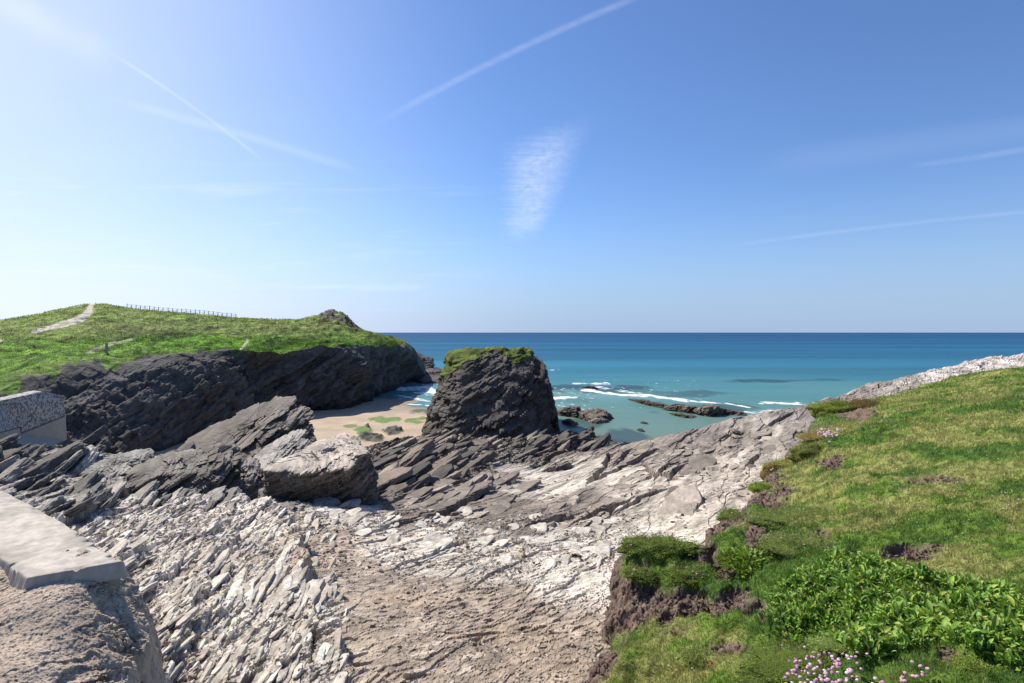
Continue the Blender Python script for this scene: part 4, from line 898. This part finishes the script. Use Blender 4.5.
# grass blades over the turf
wgt = (1-np.clip(soil*1.1, 0, 1))*ss(sB, .0, .10)*(BPX > 570)*(BPX < 1120)*(BPY > 350)*(BPY < 760)
cell = BY/F*(615/NB)*BY*(math.log(46/2.3)/1150)                # area of a grid cell
wd0 = wgt*cell/np.maximum(BY, 3)**1.75
pr = (wd0/wd0.sum()).reshape(-1); 
def blades(n, mask_extra=None, seed=1, tall=1.0):
    r = np.random.default_rng(seed); p = pr if mask_extra is None else pr*mask_extra.reshape(-1); p = p/p.sum()
    i = r.choice(len(pr), n, p=p); d = BY.reshape(-1)[i]
    pos = np.stack([BX.reshape(-1)[i], BY.reshape(-1)[i], BZ.reshape(-1)[i]], -1)
    pos[:, 0] += r.normal(0, 1, n)*.003*d; pos[:, 1] += r.normal(0, 1, n)*.004*d; pos[:, 2] -= .008
    cl = gcol.reshape(-1, 3)[i]; kd_ = (r.random(n) < q1.reshape(-1)[i]*.9)[:, None]; cl = .45*cl+.55*np.where(kd_, gB_, np.where(r.random((n, 1)) < .3, gC, gA))
    straw = r.random(n) < (.06+.22*q1.reshape(-1)[i])
    cl = cl*r.uniform(.65, 1.5, n)[:, None]; cl[straw] = np.array((.42, .36, .18))*r.uniform(.7, 1.2, straw.sum())[:, None]
    hgt = r.uniform(.5, 1.3, n)*(.035+.03*(gb2.reshape(-1)[i]+.4))*tall*np.clip(d/7, .85, 2.0)
    wid = np.clip(.0011*d, .0035, .05)
    tv, tf = (BL_V, BL_F) if seed == 1 else (TR_V, TR_F)
    return scatter(tv, tf, pos, r.uniform(0, 6.283, n), r.normal(0, .35, n), r.normal(0, .35, n), np.stack([wid, hgt*.9, hgt], -1), cl)
v1, f1_, c1 = blades(90000, (BY < 8).astype(float), 1, 1.15)
v2, f2_, c2 = blades(240000, None, 2, 1.0)
turf = np_mesh('grass', np.concatenate([v1, v2]), [f1_[0], f1_[1], f2_[0]+len(v1)], M_blade, np.concatenate([c1, c2]), smooth=False); 
turf.data.materials[0] = M_blade
tag(turf, 'short green and straw-coloured clifftop grass', 'grass', kind='stuff')

# ------------------------------------------------------------------ thrift cushions
rc = np.random.default_rng(5)
def cushion(px, py, r_, h_, label, nflow=0, green=(.055, .095, .035), spike=.035, n=2600, name='thrift_cushion', ell=1.0, fcol=(.55, .35, .42)):
    p0 = pickb(px, py); root = bpy.data.objects.new(name, None); C.objects.link(root); root.location = p0
    tag(root, label, 'plant')
    n = int(n*1.3); spike = spike*.6
    V_, Fc_ = ico(4); c_ = V_.copy(); rr_ = 1+.5*fbm3(V_, 2.1, 3, int(px))+.35*fbm3(V_, 7., 3, int(px)+1); h_ = h_*(.55 if p0[1] < 12 else .8); c_ = c_*rr_[:, None]*np.array((r_*ell, r_, h_))
    np_mesh('peat_core', c_-np.array((0, 0, .3*h_)), Fc_, M_bank, np.tile(np.array(green)*np.array((1.5, 1.2, .6)), (len(c_), 1))*(1+.9*fbm3(c_, 9, 3, 4))[:, None], parent=root)
    i = rc.choice(np.nonzero(V_[:, 2] > -.25)[0], n); jit = rc.normal(0, .03*r_/.3, (n, 3)); pos = c_[i]+jit-np.array((0, 0, .3*h_))
    nn = V_[i]+rc.normal(0, .6, (n, 3)); nn[:, 2] += .3
    yaw = np.arctan2(-nn[:, 0], nn[:, 1]) ; pit = -np.arctan2(np.hypot(nn[:, 0], nn[:, 1]), nn[:, 2])
    pn = fbm3(pos, 5, 3, 7)
    cl = 2.4*np.array(green)*np.array((1.35, 1.05, .55))*rc.uniform(.6, 1.6, n)[:, None]*(1+.8*pn)[:, None]; br = rc.random(n) < .10; cl[br] = (.16, .12, .075)
    wid = max(.005, p0[1]*.0012)
    a_, b_, c2_ = scatter(TR_V, TR_F, pos, yaw, pit, rc.normal(0, .3, n), np.stack([np.full(n, wid), np.full(n, spike*.2), rc.uniform(.6, 1.3, n)*spike], -1), cl)
    np_mesh('foliage', a_, b_, M_blade, c2_, parent=root, smooth=False)
    for k in range(nflow):
        a = rc.uniform(0, 6.28); rad = math.sqrt(rc.random())*.95; vx, vy = math.cos(a)*rad, math.sin(a)*rad; vz = math.sqrt(max(0, 1-rad*rad))
        flower(root, np.array((vx*r_*ell, vy*r_, vz*h_-.3*h_+spike*.9)), max(.011, p0[1]*.0016)*rc.uniform(.8, 1.25), fcol)
    return root
# one flower head mesh shared by every bloom
FV, FF = ico(2); FV = FV.copy(); FV[:, 2] = FV[:, 2]*.62; FV *= (1+.28*fbm3(FV, 2.5, 2, 3))[:, None]
_fm = {}
def flower(parent, loc, s_, colr, name='flower_head'):
    key = tuple(colr)
    if key not in _fm:
        proto = np_mesh(name, FV, FF, M_petal, np.tile(np.array(colr), (len(FV), 1))*rc.uniform(.8, 1.2, (len(FV), 1)), link=False, smooth=False)
        _fm[key] = proto.data; bpy.data.objects.remove(proto)
    o = bpy.data.objects.new(name, _fm[key]); C.objects.link(o); o.location = loc; o.scale = (s_,)*3; o.parent = parent
    o.rotation_euler = (rc.normal(0, .3), rc.normal(0, .3), rc.uniform(0, 6)); return o
PK = (.62, .40, .52)
cushion(655, 545, .27, .16, 'widest dark green thrift cushion crowning the peaty overhang above the white rock', 8, n=8000, ell=1.75)
cushion(697, 541, .17, .15, 'small round green thrift cushion beside the leafy rosette plant and the pale rock', 2, n=3500)
cushion(645, 567, .20, .10, 'flat thrift cushion dotted with pale flowers on top of the brown peat face', 8, n=3500, ell=1.3)
cushion(690, 572, .26, .12, 'loose thrift cushion full of faded pink heads next to the peat hollow', 14, n=4000, ell=1.2)
cushion(735, 514, .32, .22, 'dark thrift cushion hanging over the pale rock edge above the leafy rosette plant', 5, n=5000)
cushion(762, 487, .25, .18, 'bright round thrift tuft sitting alone on bare brown soil', 2, (.08, .14, .035), n=4500)
cushion(790, 465, .50, .20, 'broad pale green thrift mat above the bare brown soil', 8, (.09, .12, .045), n=6000, ell=1.3)
cushion(773, 458, .26, .30, 'grey brown heathery clump perched on the outer edge of the bank', 4, (.10, .09, .07), n=4000, fcol=(.6, .55, .5))
cushion(812, 452, .42, .34, 'olive scrubby clump with dark gaps behind the heathery clump', 3, (.06, .085, .04), n=6000, ell=1.2)
cushion(838, 409, .95, .55, 'rounded green cushion on the seaward lip of the bank by the bare scar', 0, (.07, .11, .035), n=9000, ell=1.25, spike=.07)
cushion(868, 406, .75, .50, 'dark brown dead cushion beside the rounded green one on the seaward lip', 0, (.06, .055, .04), n=6000, spike=.06)
cushion(800, 545, .34, .16, 'wide grey-green thrift mat dotted with faded heads beside the dark burrow', 18, (.065, .105, .05), n=8000, ell=1.5)
cushion(790, 520, .42, .16, 'feathery thrift mat behind the leafy rosette plant with scattered pinkish buds', 18, (.06, .10, .045), n=8000, ell=1.4)
cushion(822, 515, .32, .12, 'low thrift mat above the dark burrow with a few white heads', 8, (.07, .11, .05), n=5000, ell=1.4, fcol=(.6, .5, .5))
cushion(870, 648, .22, .12, 'soft blue-green thrift cushion between the pink blooms and the broad leaves', 0, (.07, .12, .055), n=7000, ell=1.5, spike=.03)
cushion(975, 668, .11, .08, 'small parsley-green tuft below the dark gap in the broad leaves', 0, (.07, .12, .04), n=2500, spike=.02)
cushion(700, 658, .14, .06, 'tiny grey-green tuft beside the brown soil near the pink blooms', 0, (.07, .11, .05), n=2500)
# pink patch
pk = cushion(820, 672, .34, .09, 'dense mass of bright pink thrift blooms in front of the broad-leaved plants', 0, n=8000, ell=1.5, name='thrift_in_bloom', spike=.04)
for k in range(99):
    px_ = rc.normal(826, 24) if k < 80 else rc.uniform(758, 800)
    py_ = rc.uniform(648, 684)+(px_-820)*.12 if k < 80 else rc.uniform(644, 662)
    p = pickb(px_, py_+19)
    if np.hypot(*(p-np.array(pk.location))[:2]) > .85 or p[1] < 3.0: continue
    flower(pk, p-np.array(pk.location)+np.array((0, 0, rc.uniform(.12, .16))), rc.uniform(.009, .0145), [(.62, .32, .47), (.70, .46, .58), (.55, .27, .40), (.74, .58, .64)][k % 4])
pk4 = cushion(795, 676, .20, .07, 'loose clump of paler thrift blooms at the soil side of the dense pink mass', 0, n=4000, ell=1.4, name='thrift_in_bloom', spike=.04)
for k in range(60):
    p = pickb(rc.normal(795, 14), rc.uniform(664, 703))
    if np.hypot(*(p-np.array(pk4.location))[:2]) > .6 or p[1] < 3.0: continue
    flower(pk4, p-np.array(pk4.location)+np.array((0, 0, rc.uniform(.09, .14))), rc.uniform(.010, .016), [(.66, .38, .52), (.72, .52, .60), (.58, .30, .44)][k % 3])
pk2 = cushion(915, 685, .12, .06, 'small group of pink thrift blooms apart from the dense pink mass', 0, n=2000, name='thrift_in_bloom', spike=.035)
for k in range(15):
    p = pickb(rc.normal(912, 9), rc.normal(690, 6)); flower(pk2, p-np.array(pk2.location)+np.array((0, 0, rc.uniform(.08, .11))), rc.uniform(.010, .014), (.64, .38, .46))
# far pink patch by the scrub
pk3 = cushion(822, 436, .55, .12, 'drift of pale pink thrift flowers on the seaward edge below the bare scar', 0, (.10, .10, .06), n=3000, name='thrift_in_bloom', ell=1.3)
for k in range(40):
    p = pickb(rc.normal(824, 8), rc.normal(437, 3))
    if p[1] < 10: continue
    flower(pk3, p-np.array(pk3.location)+np.array((0, 0, .12)), .038*rc.uniform(.8, 1.3), (.66, .46, .55))
# scattered daisies on the turf
dz0 = None
for k in range(60):
    if k < 5: px_, py_ = [(668, 668), (672, 676), (664, 658), (692, 672), (676, 660)][k]
    elif k < 20: px_, py_ = rc.normal(1000, 30), rc.uniform(492, 512)
    elif k < 40: px_, py_ = rc.uniform(860, 960), rc.uniform(465, 500)
    else: px_, py_ = rc.uniform(830, 1024), rc.uniform(420, 560)
    p = pickb(px_, py_); o = flower(None, p+np.array((0, 0, .035)), max(.007, p[1]*.0013), (.72, .70, .64), 'daisy')
    tag(o, 'tiny white daisy head dotted in the clifftop turf', 'flower', 'daisies scattered over the turf')

# ------------------------------------------------------------------ broad leaves
LV = []; nl_ = 5
for i in range(nl_+1):
    tq = i/nl_; wq = (.12+.9*math.sin(math.pi*min(1, tq*.93+.07))**.8)*.5 if i < nl_ else .02
    zq = .55*tq - .75*tq*tq*.6
    for sgn_ in (-1, 0, 1): LV.append((sgn_*wq, tq, zq+(.10*abs(sgn_)*wq*2)))
LV = np.array(LV); LF = np.array([(3*i+j, 3*i+j+1, 3*i+j+4, 3*i+j+3) for i in range(nl_) for j in (0, 1)])
def leaves(pos, yaw, L, colr, r, upr=.6):
    n = len(pos)
    return scatter(LV, [LF], pos, yaw, r.normal(upr, .38, n), r.normal(0, .45, n), np.stack([L*r.uniform(.26, .42, n), L, L], -1), colr)
rl = np.random.default_rng(11)
def in_leaf(px, py):
    up = np.interp(px, [770, 790, 830, 900, 960, 1000, 1030, 1130], [612, 578, 556, 566, 585, 592, 600, 620]); lo = np.interp(px, [770, 790, 840, 900, 930, 965, 1000, 1130], [618, 645, 650, 650, 638, 650, 662, 690])
    return (py > up) & (py < lo) & (px > 768)
ok = in_leaf(BPX+10*gb2, BPY-4+10*gb2).reshape(-1); idx = np.nonzero(ok)[0]
wL = cell.reshape(-1)[idx]; wL = wL/wL.sum()
nro = 4200; i = rl.choice(idx, nro, p=wL)
ros = np.stack([BX.reshape(-1)[i], BY.reshape(-1)[i], BZ.reshape(-1)[i]], -1); clump = fbm2(ros[:, 0]*4, ros[:, 1]*4, 3, 9)
per = 9; pos = np.repeat(ros, per, 0); n = len(pos)
pos[:, 2] += np.repeat(.01+.09*np.clip(clump+.5, 0, 1), per)*rl.uniform(.1, 1.2, n); pos[:, :2] += rl.normal(0, .02, (n, 2))
cl = np.array((.17, .30, .04))*rl.uniform(.5, 1.5, n)[:, None]; lt = rl.random(n) < .2; cl[lt] = np.array((.30, .38, .06))*rl.uniform(.8, 1.2, lt.sum())[:, None]; yb = rl.random(n) < .01; cl[yb] = (.42, .34, .05)
a_, b_, c_ = leaves(pos, rl.uniform(0, 6.283, n), np.clip(rl.lognormal(-2.95, .33, n), .025, .11), cl, rl)
bed = np_mesh('broad_leaf_ground_cover', a_, b_, M_leaf, c_, smooth=True); tag(bed, 'dense glossy broad green leaves covering the near bank', 'ground cover', kind='stuff')
def rosette(px, py, r_, nL, label, colr, L=(.07, .13)):
    p0 = pickb(px, py); n = nL; a = rl.uniform(0, 6.283, n); rad = np.sqrt(rl.random(n))*r_
    pos = np.stack([np.cos(a)*rad, np.sin(a)*rad, .16*(1-(rad/r_)**2)*rl.uniform(.3, 1, n)+.01], -1)
    cl = np.array(colr)*rl.uniform(.6, 1.5, n)[:, None]; yb = rl.random(n) < .06; cl[yb] = (.36, .32, .04)
    a_, b_, c_ = leaves(pos, a-math.pi/2+rl.normal(0, .5, n), rl.uniform(*L, n), cl, rl, .5)
    o = np_mesh('leafy_plant', a_, b_, M_leaf, c_); o.location = p0; tag(o, label, 'plant'); return o
rosette(748, 566, .36, 800, 'bright yellow-green leafy plant growing beside the peaty overhang', (.17, .27, .03), (.05, .09))
rosette(781, 632, .22, 160, 'trailing leafy plant with yellowing leaves at the corner of the broad-leaved patch', (.10, .17, .03), (.04, .08))
o_ = pickb(709, 667); 
a_, b_, c_ = leaves(rl.normal(0, .015, (14, 3))*np.array((1, 1, .3)), rl.uniform(0, 6.28, 14), rl.uniform(.02, .04, 14), np.tile(np.array((.36, .08, .04)), (14, 1)), rl, .6)
o = np_mesh('dead_leaf_tuft', a_, b_, M_leaf, c_); o.location = o_+np.array((0, 0, .02)); tag(o, 'tiny rusty red tuft of leaves beside the bare soil strip', 'plant')

# ------------------------------------------------------------------ loose slate flakes and stones on the rock
rs = np.random.default_rng(21)
def chips(name, n, sample, cols, smin, smax, label, cat, m, flat=.35, kind='stuff'):
    Vs, Fs, Cs = [], [], []; off = 0; V1, F1 = ico(1)
    for k in range(6):
        v = V1*(1+.45*rs.normal(0, 1, (len(V1), 1)).clip(-.9, .9)); v = np.sign(v)*np.abs(v)**.8; nn = n//6
        pos, nsc = sample(nn); si = (smin+(smax-smin)*rs.random(nn)**3.2)*nsc
        sc3_ = np.stack([si*rs.uniform(.7, 1.5, nn), si*rs.uniform(.5, 1., nn), si*flat*rs.uniform(.5, 1.3, nn)], -1)
        pos[:, 2] += sc3_[:, 2]*.3
        cl = np.array(cols)[rs.integers(0, len(cols), nn)]*rs.uniform(.75, 1.2, (nn, 1))
        a, f, c = scatter(v, [F1], pos, rs.uniform(0, 6.28, nn), rs.normal(0, .35, nn), rs.normal(-.2, .35, nn), sc3_, cl)
        Vs.append(a); Fs.append(f[0]+off); Cs.append(c); off += len(a)
    o = np_mesh(name, np.concatenate(Vs), np.concatenate(Fs), m, np.concatenate(Cs), smooth=False)
    tag(o, label, cat, kind=kind); return o
PYr = HY-Z/Y*F
def samp(mask):
    idx = np.nonzero(mask.reshape(-1))[0]; wq_ = (Y.reshape(-1)[idx])**-.2; wq_ = wq_/wq_.sum()
    xf, yf, zf = X.reshape(-1), Y.reshape(-1), Z.reshape(-1)
    def f(n):
        i = rs.choice(idx, n, p=wq_); return np.stack([xf[i], yf[i], zf[i]], -1), np.clip(yf[i]/9, .5, 2.2)
    return f
pn1 = fbm2(X*1.2, Y*1.2, 3, 501)
scree = (PXg > 285) & (PXg < 640) & (PYr > 512) & (PYr < 700) & (pn1 > -.12)
chips('slate_chips', 9000, samp(scree), [(.46, .40, .33), (.36, .29, .22), (.30, .24, .185), (.40, .33, .25), (.24, .2, .165)], .006, .05, 'pale broken slate flakes littering the sloping rock', 'stone chips', M_rock)
white_ = (PXg > 100) & (PXg < 330) & (PYr > 500) & (PYr < 700)
chips('white_slate_chips', 5000, samp(white_), [(.50, .45, .38), (.42, .38, .33), (.33, .29, .25), (.27, .23, .19)], .008, .06, 'whitish slate fragments on the ribbed rock beside the mound', 'stone chips', M_rock)
band_ = (PXg > 330) & (PXg < 780) & (PYr > 430) & (PYr < 600) & (pn1 > .02)
chips('shelf_stones', 3000, samp(band_), [(.45, .40, .33), (.25, .21, .17), (.15, .125, .105)], .008, .06, 'scattered stones and flakes on the pale rock shelf', 'stone chips', M_rock)
# crumbs and dead roots on the bare soil of the bank
ms = (sm_[..., 0] > .55) & (BY < 16) & (sB > -.35) & (BPX < 1060)
si_ = np.nonzero(ms.reshape(-1))[0]
def bsamp(n):
    i = rs.choice(si_, n); return np.stack([BX.reshape(-1)[i], BY.reshape(-1)[i], BZ.reshape(-1)[i]], -1), np.clip(BY.reshape(-1)[i]/6, .7, 2)
chips('soil_crumbs', 9000, bsamp, [(.15, .105, .085), (.20, .15, .12), (.10, .07, .055), (.26, .2, .16)], .004, .022, 'crumbling brown peat fragments on the eroded bank', 'soil', M_bank, .8)
rp, rq = bsamp(12000); nr_ = len(rp)
a_, b_, c_ = scatter(BL_V, BL_F, rp, rs.uniform(0, 6.28, nr_), rs.normal(1.0, .45, nr_), rs.normal(0, .5, nr_), np.stack([.0026*rq, .05*rq, rs.uniform(.02, .07, nr_)*rq], -1), np.array((.27, .20, .15))*rs.uniform(.4, 1.3, (nr_, 1)))
rt = np_mesh('dead_roots', a_, b_, M_blade, c_, smooth=False); tag(rt, 'tangled dead thrift roots and stalks on the eroded bank', 'roots', kind='stuff')
# tussocks on the headland
hm = (grass_m > .8) & (vv > 1.0) & (vv < 4.05) & (pm < .2) & (HPXf > -60)
hidx = np.nonzero(hm)[0]; whd = (1-.55*ss(vv[hidx], 2, 4)); i = rs.choice(hidx, 90000, p=whd/whd.sum())
hpz = pf2[i]+rs.normal(0, .15, (90000, 3))*np.array((1, 1, 0)); hpz[:, 2] -= .05; hs_ = np.clip(hpz[:, 1]/100, .5, 1.6)
a_, b_, c_ = scatter(TR_V, TR_F, hpz, rs.uniform(0, 6.28, len(i)), rs.normal(0, .4, len(i)), rs.normal(0, .4, len(i)), np.stack([.16*hs_, .15*hs_, rs.uniform(.10, .34, len(i))*hs_], -1), hc[i]*rs.uniform(1.0, 1.9, (len(i), 1)))
ht = np_mesh('headland_grass', a_, b_, M_blade, c_, smooth=False); tag(ht, 'rough grass tussocks across the green headland', 'grass', kind='stuff')
